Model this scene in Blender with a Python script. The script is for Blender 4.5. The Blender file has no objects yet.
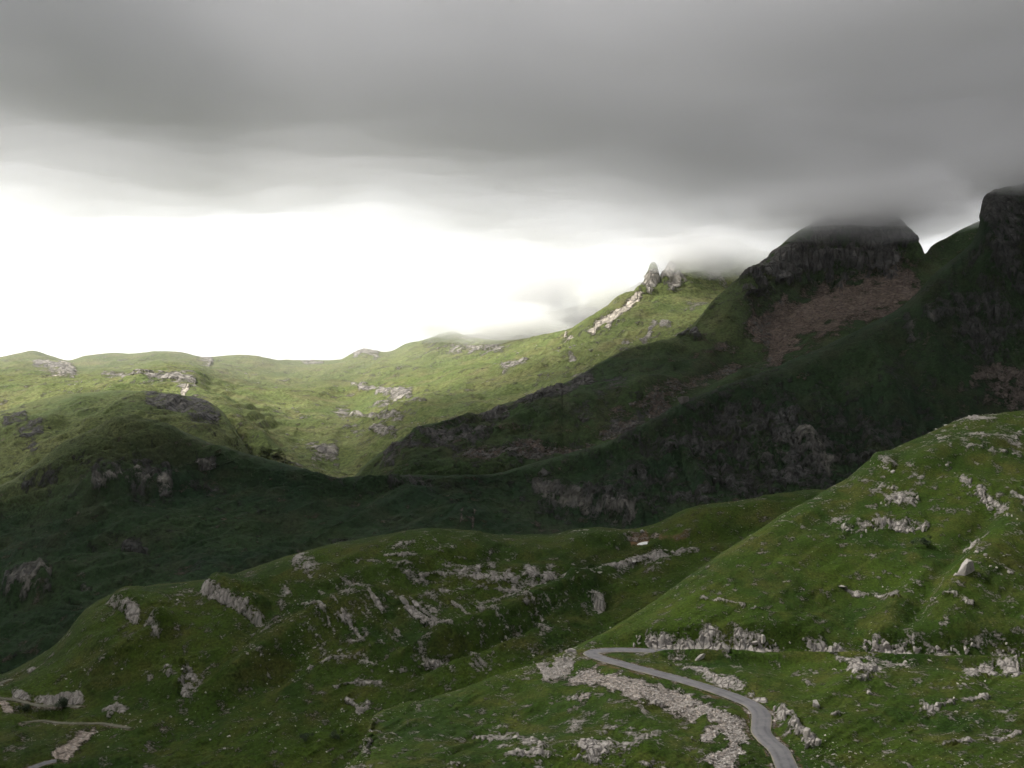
import bpy, bmesh, math, random
import numpy as np
from mathutils import Vector

C = bpy.context.scene.collection
F, U0, V0 = 1000.0, 512.0, 384.0            # focal length in pixels, image centre (level camera, eye at z = 0)
R = math.radians

# ------------------------------------------------------------------ camera, sky, sun, exposure
sc = bpy.context.scene
cam_d = bpy.data.cameras.new('camera')
cam = bpy.data.objects.new('camera', cam_d); C.objects.link(cam)
cam_d.sensor_width = 36.0; cam_d.lens = 36.0 * F / 1024.0
cam_d.clip_start = 1.0; cam_d.clip_end = 40000.0
cam.location = (0, 0, 0); cam.rotation_euler = (R(90), 0, 0)
sc.camera = cam

SUN_EL, SUN_AZ = R(46), R(-72)
world = bpy.data.worlds.new('World'); sc.world = world
world.use_nodes = True
wn, wl = world.node_tree.nodes, world.node_tree.links
bg = wn['Background']
sky = wn.new('ShaderNodeTexSky'); sky.sky_type = 'NISHITA'; sky.sun_disc = False
sky.sun_elevation = SUN_EL; sky.sun_rotation = SUN_AZ
sky.altitude = 1900; sky.air_density = 1.0; sky.dust_density = 4.0; sky.ozone_density = 1.0
hs = wn.new('ShaderNodeHueSaturation'); hs.inputs['Saturation'].default_value = 0.22
tint = wn.new('ShaderNodeMix'); tint.data_type = 'RGBA'; tint.blend_type = 'MULTIPLY'
tint.inputs[0].default_value = 1.0; tint.inputs[7].default_value = (1.0, 0.982, 0.962, 1)
wl.new(sky.outputs[0], hs.inputs['Color']); wl.new(hs.outputs[0], tint.inputs[6]); wl.new(tint.outputs[2], bg.inputs[0])
bg.inputs[1].default_value = 0.15

sun_d = bpy.data.lights.new('sun', 'SUN'); sun_d.energy = 4.7; sun_d.angle = R(0.6); sun_d.color = (1.0, 0.95, 0.86)
sun = bpy.data.objects.new('sun', sun_d); C.objects.link(sun)
S = Vector((math.sin(SUN_AZ)*math.cos(SUN_EL), math.cos(SUN_AZ)*math.cos(SUN_EL), math.sin(SUN_EL)))
sun.rotation_euler = S.to_track_quat('Z', 'Y').to_euler()

vs = sc.view_settings
vs.view_transform = 'Standard'; vs.look = 'None'; vs.gamma = 1.0; vs.use_curve_mapping = False
vs.exposure = 0.66
sc.render.engine = 'CYCLES'
cy = sc.cycles
cy.use_adaptive_sampling = True; cy.adaptive_threshold = 0.025
cy.max_bounces = 8; cy.diffuse_bounces = 2; cy.glossy_bounces = 1; cy.volume_bounces = 4; cy.transparent_max_bounces = 96
cy.use_denoising = True
cy.use_fast_gi = False
try: cy.denoiser = 'OPENIMAGEDENOISE'
except Exception: pass
cy.sample_clamp_indirect = 6.0

# ------------------------------------------------------------------ numeric helpers
rng = np.random.default_rng(11)
LAT = np.random.default_rng(5).random((64, 64, 64)).astype(np.float32)

def vnoise(x, y, z):
    xi, yi, zi = np.floor(x), np.floor(y), np.floor(z)
    fx, fy, fz = (x-xi), (y-yi), (z-zi)
    fx = fx*fx*fx*(fx*(fx*6-15)+10); fy = fy*fy*fy*(fy*(fy*6-15)+10); fz = fz*fz*fz*(fz*(fz*6-15)+10)
    a = xi.astype(np.int64) & 63; b = yi.astype(np.int64) & 63; c = zi.astype(np.int64) & 63
    a1, b1, c1 = (a+1) & 63, (b+1) & 63, (c+1) & 63
    def lx(bb, cc): return LAT[a, bb, cc]*(1-fx) + LAT[a1, bb, cc]*fx
    n0 = lx(b, c)*(1-fy) + lx(b1, c)*fy
    n1 = lx(b, c1)*(1-fy) + lx(b1, c1)*fy
    return (n0*(1-fz) + n1*fz)*2 - 1

def fbm(P, size, octaves=5, seed=0.0, gain=0.5, ridged=False, stretch=(1, 1, 1)):
    """fractal noise of roughly -1..1 at points P (n,3); size in metres"""
    x = P[..., 0]/size/stretch[0] + seed*7.13; y = P[..., 1]/size/stretch[1] + seed*3.71; z = P[..., 2]/size/stretch[2] + seed*1.37
    out = np.zeros(x.shape); amp = 1.0; tot = 0.0
    for o in range(octaves):
        n = vnoise(x, y, z)
        if ridged: n = 1 - 2*np.abs(n)
        out += amp*n; tot += amp; amp *= gain
        x, y, z = (0.8*x - 0.6*y)*2.03 + 5.2, (0.6*x + 0.8*y)*2.03 + 1.7, z*2.03 + 9.1
    return out/tot

def sstep(a, b, x):
    t = np.clip((x-a)/(b-a), 0, 1); return t*t*(3-2*t)

def pchip(xk, yk, x):
    """monotone cubic interpolation; yk may be (k,) or (k, n) with x (m,)"""
    xk = np.asarray(xk, float); yk = np.asarray(yk, float)
    h = np.diff(xk); dl = np.diff(yk, axis=0)/(h if yk.ndim == 1 else h[:, None])
    m = np.zeros_like(yk)
    a, b = dl[:-1], dl[1:]
    w1 = (2*h[1:]+h[:-1]); w2 = (h[1:]+2*h[:-1])
    if yk.ndim > 1: w1, w2 = w1[:, None], w2[:, None]
    with np.errstate(divide='ignore', invalid='ignore'):
        mm = (w1+w2)/(w1/a + w2/b)
    m[1:-1] = np.where(a*b > 0, np.nan_to_num(mm), 0)
    m[0], m[-1] = dl[0], dl[-1]
    i = np.clip(np.searchsorted(xk, x) - 1, 0, len(xk)-2)
    t = (x - xk[i])/h[i]; hh = h[i]
    if yk.ndim > 1: t, hh = t[:, None], hh[:, None]
    return ((1+2*t)*(1-t)**2*yk[i] + t*(1-t)**2*hh*m[i] + t*t*(3-2*t)*yk[i+1] + t*t*(t-1)*hh*m[i+1])

def grid_mesh(name, P, mat, attrs=None, smooth=True):
    nr, nc = P.shape[:2]
    idx = np.arange(nr*nc).reshape(nr, nc)
    q = np.stack([idx[:-1, :-1], idx[:-1, 1:], idx[1:, 1:], idx[1:, :-1]], -1).reshape(-1, 4)
    return raw_mesh(name, P.reshape(-1, 3), q, mat, attrs, smooth)

def raw_mesh(name, V, Q, mat, attrs=None, smooth=True):
    me = bpy.data.meshes.new(name)
    k = Q.shape[1]
    me.vertices.add(len(V)); me.vertices.foreach_set('co', np.ascontiguousarray(V, np.float32).ravel())
    me.loops.add(Q.size); me.loops.foreach_set('vertex_index', np.ascontiguousarray(Q, np.int32).ravel())
    me.polygons.add(len(Q))
    me.polygons.foreach_set('loop_start', np.arange(0, Q.size, k, dtype=np.int32))
    me.polygons.foreach_set('use_smooth', np.full(len(Q), smooth))
    me.update(calc_edges=True)
    for an, av in (attrs or {}).items():
        at = me.attributes.new(an, 'FLOAT', 'POINT'); at.data.foreach_set('value', np.ascontiguousarray(av, np.float32).ravel())
    if mat: me.materials.append(mat)
    ob = bpy.data.objects.new(name, me); C.objects.link(ob)
    return ob

def tag(o, label=None, cat=None, group=None, kind=None):
    if label: o['label'] = label
    if cat: o['category'] = cat
    if group: o['group'] = group
    if kind: o['kind'] = kind
    return o

def empty(name, loc):
    o = bpy.data.objects.new(name, None); C.objects.link(o); o.location = loc; o.empty_display_size = 1; return o

# ------------------------------------------------------------------ materials
def new_mat(name):
    m = bpy.data.materials.new(name); m.use_nodes = True
    nt = m.node_tree
    return m, nt, nt.nodes, nt.links, nt.nodes['Principled BSDF']

class NB:
    """small node-building helper"""
    def __init__(s, nt): s.n, s.l = nt.nodes, nt.links
    def put(s, sock, v):
        if hasattr(v, 'is_linked'): s.l.new(v, sock)
        else: sock.default_value = v
    def math(s, op, a, b=0.0, clamp=False):
        n = s.n.new('ShaderNodeMath'); n.operation = op; n.use_clamp = clamp
        s.put(n.inputs[0], a); s.put(n.inputs[1], b); return n.outputs[0]
    def noise(s, vec, scale, detail=5, rough=0.55, dist=0.0):
        n = s.n.new('ShaderNodeTexNoise'); s.l.new(vec, n.inputs['Vector'])
        n.inputs['Scale'].default_value = scale; n.inputs['Detail'].default_value = detail
        n.inputs['Roughness'].default_value = rough; n.inputs['Distortion'].default_value = dist
        return n.outputs[0]
    def voro(s, vec, scale, feature='F1', out=0):
        n = s.n.new('ShaderNodeTexVoronoi'); n.feature = feature; s.l.new(vec, n.inputs['Vector']); n.inputs['Scale'].default_value = scale
        return n.outputs[out]
    def mapr(s, v, a, b, c=0.0, d=1.0):
        n = s.n.new('ShaderNodeMapRange'); s.put(n.inputs[0], v)
        for i, x in enumerate((a, b, c, d)): n.inputs[i+1].default_value = x
        return n.outputs[0]
    def mix(s, f, a, b, mode='MIX'):
        n = s.n.new('ShaderNodeMix'); n.data_type = 'RGBA'; n.blend_type = mode
        s.put(n.inputs[0], f)
        for k, v in ((6, a), (7, b)):
            if isinstance(v, tuple): v = v + (1,) if len(v) == 3 else v
            s.put(n.inputs[k], v)
        return n.outputs[2]
    def attr(s, name):
        n = s.n.new('ShaderNodeAttribute'); n.attribute_name = name; return n.outputs['Fac']
    def coord(s, stretch=None):
        t = s.n.new('ShaderNodeTexCoord').outputs['Object']
        if stretch:
            m = s.n.new('ShaderNodeMapping'); m.inputs['Scale'].default_value = stretch; s.l.new(t, m.inputs['Vector']); return m.outputs[0]
        return t
    def bump(s, h, strength, dist, normal=None):
        n = s.n.new('ShaderNodeBump'); n.inputs['Strength'].default_value = strength; n.inputs['Distance'].default_value = dist
        s.l.new(h, n.inputs['Height'])
        if normal: s.l.new(normal, n.inputs['Normal'])
        return n.outputs[0]

def terrain_mat(name, px, g_dark, g_mid, g_dry, rock_a, rock_b, scree_c=(0.30, 0.24, 0.19), patch=30.0, far=False):
    """turf, limestone, scree and bare soil; px = size in metres of the finest detail that shows"""
    m, nt, n, l, bs = new_mat(name); b = NB(nt)
    co = b.coord()
    big = b.noise(co, 1/patch, 4, 0.55); mid = b.noise(co, 1/(px*14), 5, 0.6); fine = b.noise(co, 1/(px*2.6), 4, 0.65)
    mott = b.noise(co, 1/(px*42), 4, 0.6, 0.4)
    g = b.mix(b.mapr(big, 0.36, 0.64), g_dark, g_mid)
    g = b.mix(b.mapr(mott, 0.48, 0.68, 0, 0.7), g, g_dry)
    g = b.mix(b.mapr(mid, 0.42, 0.66, 0, 0.3 if far else 0.55), g, tuple(c*0.55 for c in g_dark))
    if not far: g = b.mix(b.math('MULTIPLY', b.mapr(b.noise(co, 1/(px*60), 5, 0.65, 0.6), 0.54, 0.68, 0, 0.5), b.mapr(fine, 0.35, 0.6)), g, (0.080, 0.066, 0.024))
    val = b.math('ADD', b.mapr(fine, 0.34, 0.66, 0.5, 1.5), b.mapr(mid, 0.35, 0.65, -0.25, 0.25))
    dry = b.mix(b.mapr(big, 0.36, 0.64), (0.085, 0.108, 0.036), (0.122, 0.130, 0.050))  # paler grass colour standing for sunlight on the slopes where it is masked in
    g = b.mix(b.math('MULTIPLY', b.attr('dry'), b.mapr(mid, 0.25, 0.6, 1.0, 0.45), True), g, dry)
    vv = n.new('ShaderNodeCombineColor'); [l.new(val, vv.inputs[i]) for i in range(3)]
    g = b.mix(1.0, g, vv.outputs[0], 'MULTIPLY')
    # rock: streaks run down the face, beds along it
    cs = b.coord((1.0, 1.0, 0.22))
    r1 = b.noise(cs, 1/(px*9), 6, 0.65, 0.3); r2 = b.noise(co, 1/(px*3), 4, 0.6)
    rk = b.mix(b.mapr(r1, 0.35, 0.65), rock_a, rock_b)
    cr = b.voro(cs, 1/(px*7), 'DISTANCE_TO_EDGE')
    rk = b.mix(b.mapr(cr, 0.0, 0.12, 0.55, 0.0), rk, tuple(c*0.25 for c in rock_a))
    rk = b.mix(b.mapr(r2, 0.45, 0.75, 0, 0.5), rk, tuple(c*0.55 for c in rock_b))
    rk = b.mix(b.math('MULTIPLY', b.attr('pale'), b.mapr(r1, 0.42, 0.58), True), rk, (0.34, 0.315, 0.27) if not far else (0.25, 0.235, 0.205))
    # scree
    sv = b.voro(co, 1/(px*2.2), 'F1', 1)
    sr = n.new('ShaderNodeSeparateColor'); l.new(sv, sr.inputs[0])
    sv2 = b.noise(co, 1/(px*10), 4, 0.6)
    scr = b.mix(b.mapr(sr.outputs[0], 0, 1), tuple(c*0.62 for c in scree_c), tuple(min(1, c*1.35) for c in scree_c))
    scr = b.mix(b.mapr(sv2, 0.4, 0.7, 0, 0.5), scr, tuple(c*0.5 for c in scree_c))
    soil = b.mix(b.mapr(mid, 0.35, 0.65), (0.16, 0.085, 0.045), (0.09, 0.075, 0.035))
    def mask(attr, sharp, *ns):
        a = b.attr(attr)
        s = a
        for nn, k in ns:
            s = b.math('ADD', s, b.math('MULTIPLY', b.math('SUBTRACT', nn, 0.5), k))
        return b.math('MULTIPLY', b.math('SUBTRACT', s, 0.5), sharp, False), a
    def fin(x): return b.mapr(x, -0.5, 0.5)
    mk, _ = mask('rock', 3.0, *(((r1, 2.4), (r2, 1.0)) if far else ((mid, 2.2), (r2, 2.0)))); mk = fin(mk)
    ms, _ = mask('scree', 3.0, (mid, 2.4), (fine, 1.8)); ms = fin(ms)
    mo, _ = mask('soil', 3.0, (mid, 2.4)); mo = fin(mo)
    c = b.mix(mo, g, soil); c = b.mix(ms, c, scr); c = b.mix(mk, c, rk)
    l.new(c, bs.inputs['Base Color']); bs.inputs['Roughness'].default_value = 0.95
    bs.inputs['Specular IOR Level'].default_value = 0.08
    h = b.math('ADD', b.math('MULTIPLY', mid, 2.0), fine)
    nb = b.bump(h, 0.3 if far else 0.6, px*2.2)
    hr = b.math('MULTIPLY', b.math('ADD', b.math('MULTIPLY', r1, 2.0), b.mapr(cr, 0, 0.15)), b.math('MAXIMUM', mk, ms))
    nb = b.bump(hr, 0.8, px*3.5, nb)
    l.new(nb, bs.inputs['Normal'])
    return m

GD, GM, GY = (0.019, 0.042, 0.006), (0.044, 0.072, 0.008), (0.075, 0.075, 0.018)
M1 = terrain_mat('hill turf', 0.20, GD, GM, GY, (0.47, 0.44, 0.41), (0.33, 0.305, 0.28), (0.41, 0.36, 0.32), 26)
M2 = terrain_mat('ridge turf', 0.36, GD, GM, GY, (0.46, 0.43, 0.395), (0.31, 0.285, 0.26), (0.40, 0.34, 0.29), 40)
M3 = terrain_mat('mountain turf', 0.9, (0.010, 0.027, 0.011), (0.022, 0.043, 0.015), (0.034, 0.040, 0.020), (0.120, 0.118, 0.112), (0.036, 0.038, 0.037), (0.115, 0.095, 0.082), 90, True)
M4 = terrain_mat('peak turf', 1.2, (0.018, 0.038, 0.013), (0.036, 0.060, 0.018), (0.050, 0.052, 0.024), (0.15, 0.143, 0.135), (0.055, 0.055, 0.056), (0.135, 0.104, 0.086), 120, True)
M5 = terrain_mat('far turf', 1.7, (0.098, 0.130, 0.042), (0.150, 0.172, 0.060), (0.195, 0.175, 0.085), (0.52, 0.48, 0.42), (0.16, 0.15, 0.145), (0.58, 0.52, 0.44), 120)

# ------------------------------------------------------------------ terrain lofts
UMIN, UMAX = -240.0, 1264.0

class Layer: pass
layers = {}

def poly_dist(U, V, pts):
    """distance, side (+ right of travel) and position along a polyline, in the layer's own (u, v) chart"""
    best = np.full(U.shape, 1e9); side = np.zeros(U.shape); along = np.zeros(U.shape); acc = 0.0
    for (x0, y0), (x1, y1) in zip(pts[:-1], pts[1:]):
        dx, dy = x1-x0, y1-y0; L = math.hypot(dx, dy)
        t = np.clip(((U-x0)*dx + (V-y0)*dy)/(L*L), 0, 1)
        ex, ey = U-(x0+t*dx), V-(y0+t*dy)
        d = np.hypot(ex, ey); k = d < best
        best = np.where(k, d, best); side = np.where(k, np.sign(dx*ey - dy*ex), side); along = np.where(k, acc+t*L, along)
        acc += L
    return best, side, along, acc

def loft(key, rows, du, dens, back=((1.03, 1.0), (1.10, 10.0), (1.22, 40.0))):
    """rows: near-to-far list of [(u, v, depth), ...]; returns the gridded base surface"""
    u = np.arange(UMIN, UMAX+du, du)
    vv, dd = [], []
    for r in rows:
        r = np.array(r, float)
        vv.append(pchip(r[:, 0], r[:, 1], np.clip(u, r[0, 0], r[-1, 0]))); dd.append(np.log(pchip(r[:, 0], r[:, 2], np.clip(u, r[0, 0], r[-1, 0]))))
    vis = len(rows)
    for f_, dz in back:                          # the far side of the crest, falling away
        d = np.exp(dd[vis-1])*f_; z = (V0-vv[vis-1])/F*np.exp(dd[vis-1]) - dz
        vv.append(V0 - z*F/d); dd.append(np.log(d))
    vv, dd = np.array(vv), np.array(dd)
    # the parameter along the rows follows their typical spacing in the valley-to-crest direction
    t = [0.0]
    for k in range(len(vv)-1):
        seg = np.mean(np.hypot(vv[k+1]-vv[k], 60*(dd[k+1]-dd[k]))); t.append(t[-1]+max(seg, 4.0))
    t = np.array(t)
    n = int(t[-1]*dens)
    tt = np.linspace(0, t[-1], n)
    V = pchip(t, vv, tt); D = np.exp(pchip(t, dd, tt))
    U = np.broadcast_to(u, V.shape).copy()
    L = Layer(); L.key = key; L.u = u; L.U, L.V = U, V; L.crest_row = int(np.searchsorted(tt, t[vis-1]))
    L.P = np.stack([(U-U0)/F*D, D, (V0-V)/F*D], -1)
    L.T = tt; L.rock = np.zeros(V.shape); L.scree = np.zeros(V.shape); L.soil = np.zeros(V.shape); L.pale = np.zeros(V.shape); L.dry = np.zeros(V.shape)
    L.front = (np.arange(len(tt)) <= L.crest_row)[:, None]*np.ones_like(U)
    layers[key] = L
    return L

def normals(P):
    a = np.gradient(P, axis=1); c = np.gradient(P, axis=0)
    n = np.cross(a, c); n /= (np.linalg.norm(n, axis=-1, keepdims=True)+1e-9)
    return n

def near(L, pts, pad):
    """slice of the grid (columns) and mask near a polyline"""
    p = np.array(pts, float)
    c0, c1 = np.searchsorted(L.u, [p[:, 0].min()-pad, p[:, 0].max()+pad]); c1 = max(c1, c0+1)
    sl = (slice(None), slice(int(c0), int(c1)))
    V = L.V[sl]
    m = (V > p[:, 1].min()-pad) & (V < p[:, 1].max()+pad) & (L.front[sl] > 0)
    return sl, m

def chart(L, along, across, ang, seed, octv=4, ridged=False):
    """noise drawn out along one direction of the slope (bedding planes, gullies): sizes in chart units"""
    c, s = math.cos(ang), math.sin(ang)
    return fbm(np.stack([(L.U*c + L.V*s)/along, (-L.U*s + L.V*c)/across, L.U*0+seed], -1), 1.0, octv, seed, 0.5, ridged)

def ridge(L, pts, width, amp, fade=0.25):
    sl, m = near(L, pts, 3*width)
    if not m.any(): return
    d, s, a, tot = poly_dist(L.U[sl][m], L.V[sl][m], pts)
    end = sstep(0, fade*tot, a)*sstep(0, fade*tot, tot-a) if fade else 1.0
    L.P[..., 2][sl][m] += amp*np.exp(-(d/width)**2)*end

def scarp(L, pts, amp, wide, soft=2.0, fade=0.2):
    """a step: the ground on the left of travel stands higher and eases back to the old level over `wide`"""
    sl, m = near(L, pts, wide+4)
    if not m.any(): return
    U, V = L.U[sl][m], L.V[sl][m]
    d, s, a, tot = poly_dist(U, V, pts)
    j = 1 + 0.5*fbm(np.stack([U, V, U*0], -1), 7, 3, seed=4.4)
    sd = -s*d + soft*1.2*fbm(np.stack([U, V, U*0], -1), 9, 4, seed=9.4)
    end = sstep(0, fade*tot, a)*sstep(0, fade*tot, tot-a)
    L.P[..., 2][sl][m] += amp*j*sstep(-soft, soft, sd)*(1-sstep(soft, wide, sd))*end

def paint(L, what, pts, width, strength=1.0, fade=0.12, rag=0.5, size=8.0):
    sl, m = near(L, pts, 4*width)
    if not m.any(): return
    U, V = L.U[sl][m], L.V[sl][m]
    Q = np.stack([U, V, U*0], -1)
    w1 = width*0.6*fbm(Q, max(2.5, width*0.9), 4, 21.3); w2 = width*0.45*fbm(Q, max(2.5, width*0.9), 4, 33.7)
    d, s, a, tot = poly_dist(U+w1, V+w2, pts)
    end = sstep(0, fade*tot+1e-6, a)*sstep(0, fade*tot+1e-6, tot-a) if tot > 0 else 1
    w = width*(1+rag*fbm(Q, size, 3, seed=len(pts)*1.3+width))
    f = strength*np.exp(-(d/np.maximum(w, 0.3))**2)*np.maximum(end, 0.0)
    A = getattr(L, what); B = A[sl]; B[m] = np.maximum(B[m], f)

def at(L, u, v, surface=True):
    """world point of the layer at chart position (u, v)"""
    c = int(np.clip(np.searchsorted(L.u, u), 0, len(L.u)-1))
    q = L.P[:L.crest_row+1, c]
    r = int(np.argmin(np.abs(V0 - F*q[:, 2]/q[:, 1] - v) + 0.002*q[:, 1]))
    return L.P[r, c].copy()

def roughen(L, scales, seed=0, rock_amp=0.0, rock_size=8.0, crest_keep=0.5, frag=4.0, down=1.0, rw=None):
    """scales: (size, amplitude, octaves, ridged); rock and scree masks are broken into fragments of about `frag` metres"""
    for nm, k in (('rock', 0.95), ('scree', 0.8)):
        A = getattr(L, nm); m = A > 0.04
        n = fbm(L.P[m], frag*3, 3, seed+11) + 0.8*fbm(L.P[m], frag, 3, seed+17)
        A[m] = A[m] + k*n*np.sqrt(np.clip(A[m], 0, 1))
    N = normals(L.P)
    k = 1 - (1-crest_keep)*np.exp(-((np.arange(len(L.T))-L.crest_row)/12.0)**2)[:, None]
    h = 0
    for i, (size, amp, octv, rg) in enumerate(scales):
        h = h + amp*fbm(L.P, size, octv, seed+i*2.7, 0.5, rg, (1, 1, down))
    if rock_amp:
        m = L.rock > 0.25
        rk = sstep(0.3, 0.75, L.rock[m]); q = L.P[m]
        hh = np.zeros(L.rock.shape)
        hh[m] = rk*rock_amp*(0.35 + 0.65*fbm(q, rock_size, 3, seed+3, 0.5, True, (1, 1, 3.0)) + 0.5*np.round(2.5*fbm(q, rock_size*0.7, 2, seed+5, 0.5, False, (1.6, 1.6, 0.6)))/2.5)
        h = h + (hh if rw is None else hh*rw)
    L.P = L.P + N*(h*k)[..., None]

def build(L, name, mat, label, cat):
    o = grid_mesh(name, L.P, mat, {'rock': L.rock, 'scree': L.scree, 'soil': L.soil, 'pale': L.pale, 'dry': L.dry})
    return tag(o, label, cat, None, 'structure')

# ---- far to near -------------------------------------------------
A_ = UMIN; Z_ = UMAX
# L6: mountain lost in mist
L6 = loft('6', [
    [(A_, 470, 2700), (300, 430, 2700), (420, 400, 2600), (520, 380, 2400), (700, 360, 2300), (Z_, 360, 2300)],
    [(A_, 440, 2900), (300, 400, 2900), (400, 372, 2850), (430, 355, 2800), (480, 340, 2750), (540, 325, 2700), (600, 305, 2600), (700, 280, 2500), (Z_, 280, 2500)],
    [(A_, 430, 3000), (300, 395, 3000), (390, 368, 3000), (420, 350, 2950), (450, 340, 2900), (480, 334, 2900), (510, 326, 2900), (560, 312, 2800), (610, 296, 2750), (660, 280, 2700), (720, 275, 2700), (Z_, 250, 2700)],
], 4.0, 0.5)
roughen(L6, [(160, 26, 6, False), (60, 16, 5, True)], 4)
L6.rock[:] = 0.85 + 0.3*fbm(L6.P, 90, 4, 2)

# L5: sunlit pastures and the leaning rock tooth
L5 = loft('5', [
    [(A_, 520, 1150), (0, 500, 1150), (230, 480, 1120), (340, 505, 1000), (425, 470, 1080), (640, 420, 1250), (Z_, 400, 1450)],
    [(A_, 460, 1300), (0, 425, 1350), (130, 405, 1380), (230, 415, 1250), (300, 470, 1060), (340, 486, 1040), (400, 450, 1090), (425, 440, 1110), (500, 420, 1180), (570, 395, 1230), (640, 365, 1330), (690, 345, 1380), (740, 330, 1480), (Z_, 330, 1500)],
    [(A_, 410, 1500), (0, 400, 1500), (130, 388, 1520), (200, 392, 1500), (245, 408, 1450), (300, 440, 1300), (340, 445, 1250), (400, 420, 1280), (450, 405, 1330), (500, 395, 1380), (570, 365, 1450), (600, 345, 1480), (640, 330, 1500), (690, 320, 1520), (740, 310, 1600), (Z_, 310, 1600)],
    [(A_, 385, 1800), (0, 378, 1800), (80, 377, 1850), (165, 372, 1850), (200, 378, 1850), (245, 388, 1900), (300, 395, 1800), (340, 395, 1850), (400, 385, 1850), (450, 375, 1850), (500, 362, 1800), (540, 350, 1750), (570, 341, 1700), (600, 322, 1680), (630, 307, 1670), (650, 300, 1680), (690, 300, 1680), (740, 290, 1750), (Z_, 290, 1750)],
    [(A_, 372, 2200), (0, 366, 2150), (80, 368, 2200), (165, 362, 2200), (245, 369, 2250), (300, 374, 2300), (365, 366, 2250), (420, 358, 2150), (470, 350, 2100), (500, 349, 2000), (540, 341, 1900), (565, 335, 1800), (590, 320, 1760), (612, 306, 1730), (632, 296, 1715), (645, 288, 1710), (652, 280, 1712), (660, 284, 1715), (668, 272, 1730), (690, 270, 1740), (740, 272, 1780), (Z_, 285, 1780)],
    [(A_, 365, 2500), (-40, 360, 2450), (0, 357, 2400), (20, 353, 2400), (33, 351, 2400), (50, 356, 2450), (68, 361, 2500), (85, 356, 2500), (115, 353, 2500), (130, 354, 2500), (165, 351, 2500), (185, 353, 2500), (205, 357, 2500), (240, 355, 2500), (255, 356, 2500), (280, 360, 2600), (310, 360, 2700), (340, 359, 2700), (352, 353, 2600), (365, 349, 2600), (385, 352, 2600), (410, 343, 2500), (430, 338, 2400), (450, 331, 2350), (470, 337, 2300), (500, 341, 2200), (540, 337, 2050), (565, 332, 1900), (590, 318, 1820), (610, 305, 1780), (628, 295, 1760), (640, 290, 1750), (645, 286, 1745), (648.5, 274, 1742), (651, 265, 1740), (654, 263, 1740), (656.5, 270, 1741), (659, 284, 1745), (662, 287, 1746), (667, 270, 1760), (676, 252, 1770), (700, 240, 1790), (730, 238, 1800), (760, 250, 1800), (Z_, 280, 1800)],
], 1.5, 1.5)
for pts, w, a in [([(120, 385), (165, 376), (215, 383)], 10, 14), ([(430, 385), (500, 372), (560, 350)], 10, 8), ([(390, 398), (460, 385), (520, 365)], 6, 5),
                  ([(250, 400), (330, 392), (400, 396)], 5, 5), ([(260, 418), (340, 414), (400, 410)], 6, -5), ([(280, 372), (340, 374), (400, 368)], 5, 5),
                  ([(480, 400), (540, 372), (600, 340)], 7, 7), ([(0, 372), (40, 368), (80, 374)], 6, 8), ([(560, 385), (610, 350), (650, 330)], 6, -6),
                  ([(655, 272), (640, 296), (610, 312), (575, 338)], 4, 5)]:
    ridge(L5, pts, w, a)
for pts, w, s in [([(200, 357), (212, 364)], 4, 1.0), ([(355, 390), (385, 395), (415, 398)], 3.0, 1.1), ([(350, 383), (368, 386)], 1.6, 0.9), ([(352, 353), (366, 351), (382, 354)], 4, 1.0),
                  ([(300, 362), (325, 363)], 2.5, 1.0), ([(100, 375), (130, 378)], 2.5, 0.8), ([(140, 383), (165, 384), (200, 389)], 5, 0.52),
                  ([(120, 382), (145, 384)], 2, 0.9), ([(500, 378), (530, 368)], 4, 0.75), ([(330, 412), (370, 418), (405, 420)], 4, 0.62), ([(300, 450), (340, 460)], 8, 0.62), ([(30, 366), (70, 374), (75, 380)], 5, 0.72),
                  ([(655, 270), (651, 285), (645, 294)], 4.5, 1.3), ([(668, 262), (672, 280), (680, 292)], 7, 0.8), ([(700, 260), (716, 280)], 6, 0.55), ([(655, 318), (650, 335), (640, 345)], 3, 0.95), ([(660, 322), (672, 330)], 4, 0.95),
                  ([(630, 340), (625, 345)], 4, 0.8), ([(570, 358), (575, 364)], 3, 0.8), ([(340, 430), (400, 436)], 5, 0.58), ([(370, 405), (430, 404)], 3, 0.62), ([(430, 352), (470, 352), (510, 350)], 4, 0.6)]:
    paint(L5, 'rock', pts, w, s)
for pts, w, s in [([(645, 294), (625, 312), (600, 326), (588, 338)], 2.6, 1.2), ([(565, 338), (574, 342)], 5, 1.2), ([(60, 365), (75, 376)], 4, 0.8), ([(181, 392), (187, 395)], 4, 1.2), ([(70, 378), (40, 380)], 2, 0.7), ([(618, 318), (606, 330)], 2, 0.9)]:
    paint(L5, 'scree', pts, w, s)
L5.P[..., 2] += L5.front*6.0*chart(L5, 70, 7, 0.06, 3.3, 4, True)*(1-np.exp(-((np.arange(len(L5.T))-L5.crest_row)/14.0)**2))[:, None]
paint(L5, 'pale', [(655, 268), (651, 285), (645, 296)], 5, 1.0)
roughen(L5, [(150, 9, 6, False), (60, 5, 5, True)], 1, 5, 22, 0.35, 14, 1.0, 1-0.85*np.exp(-((L5.U-653)/16)**2))
L5.rock += 0.30*np.clip(chart(L5, 60, 5, 0.05, 7.7, 4), 0, 1) + 0.20*np.clip(fbm(L5.P, 60, 5, 9), 0, 1)

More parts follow.
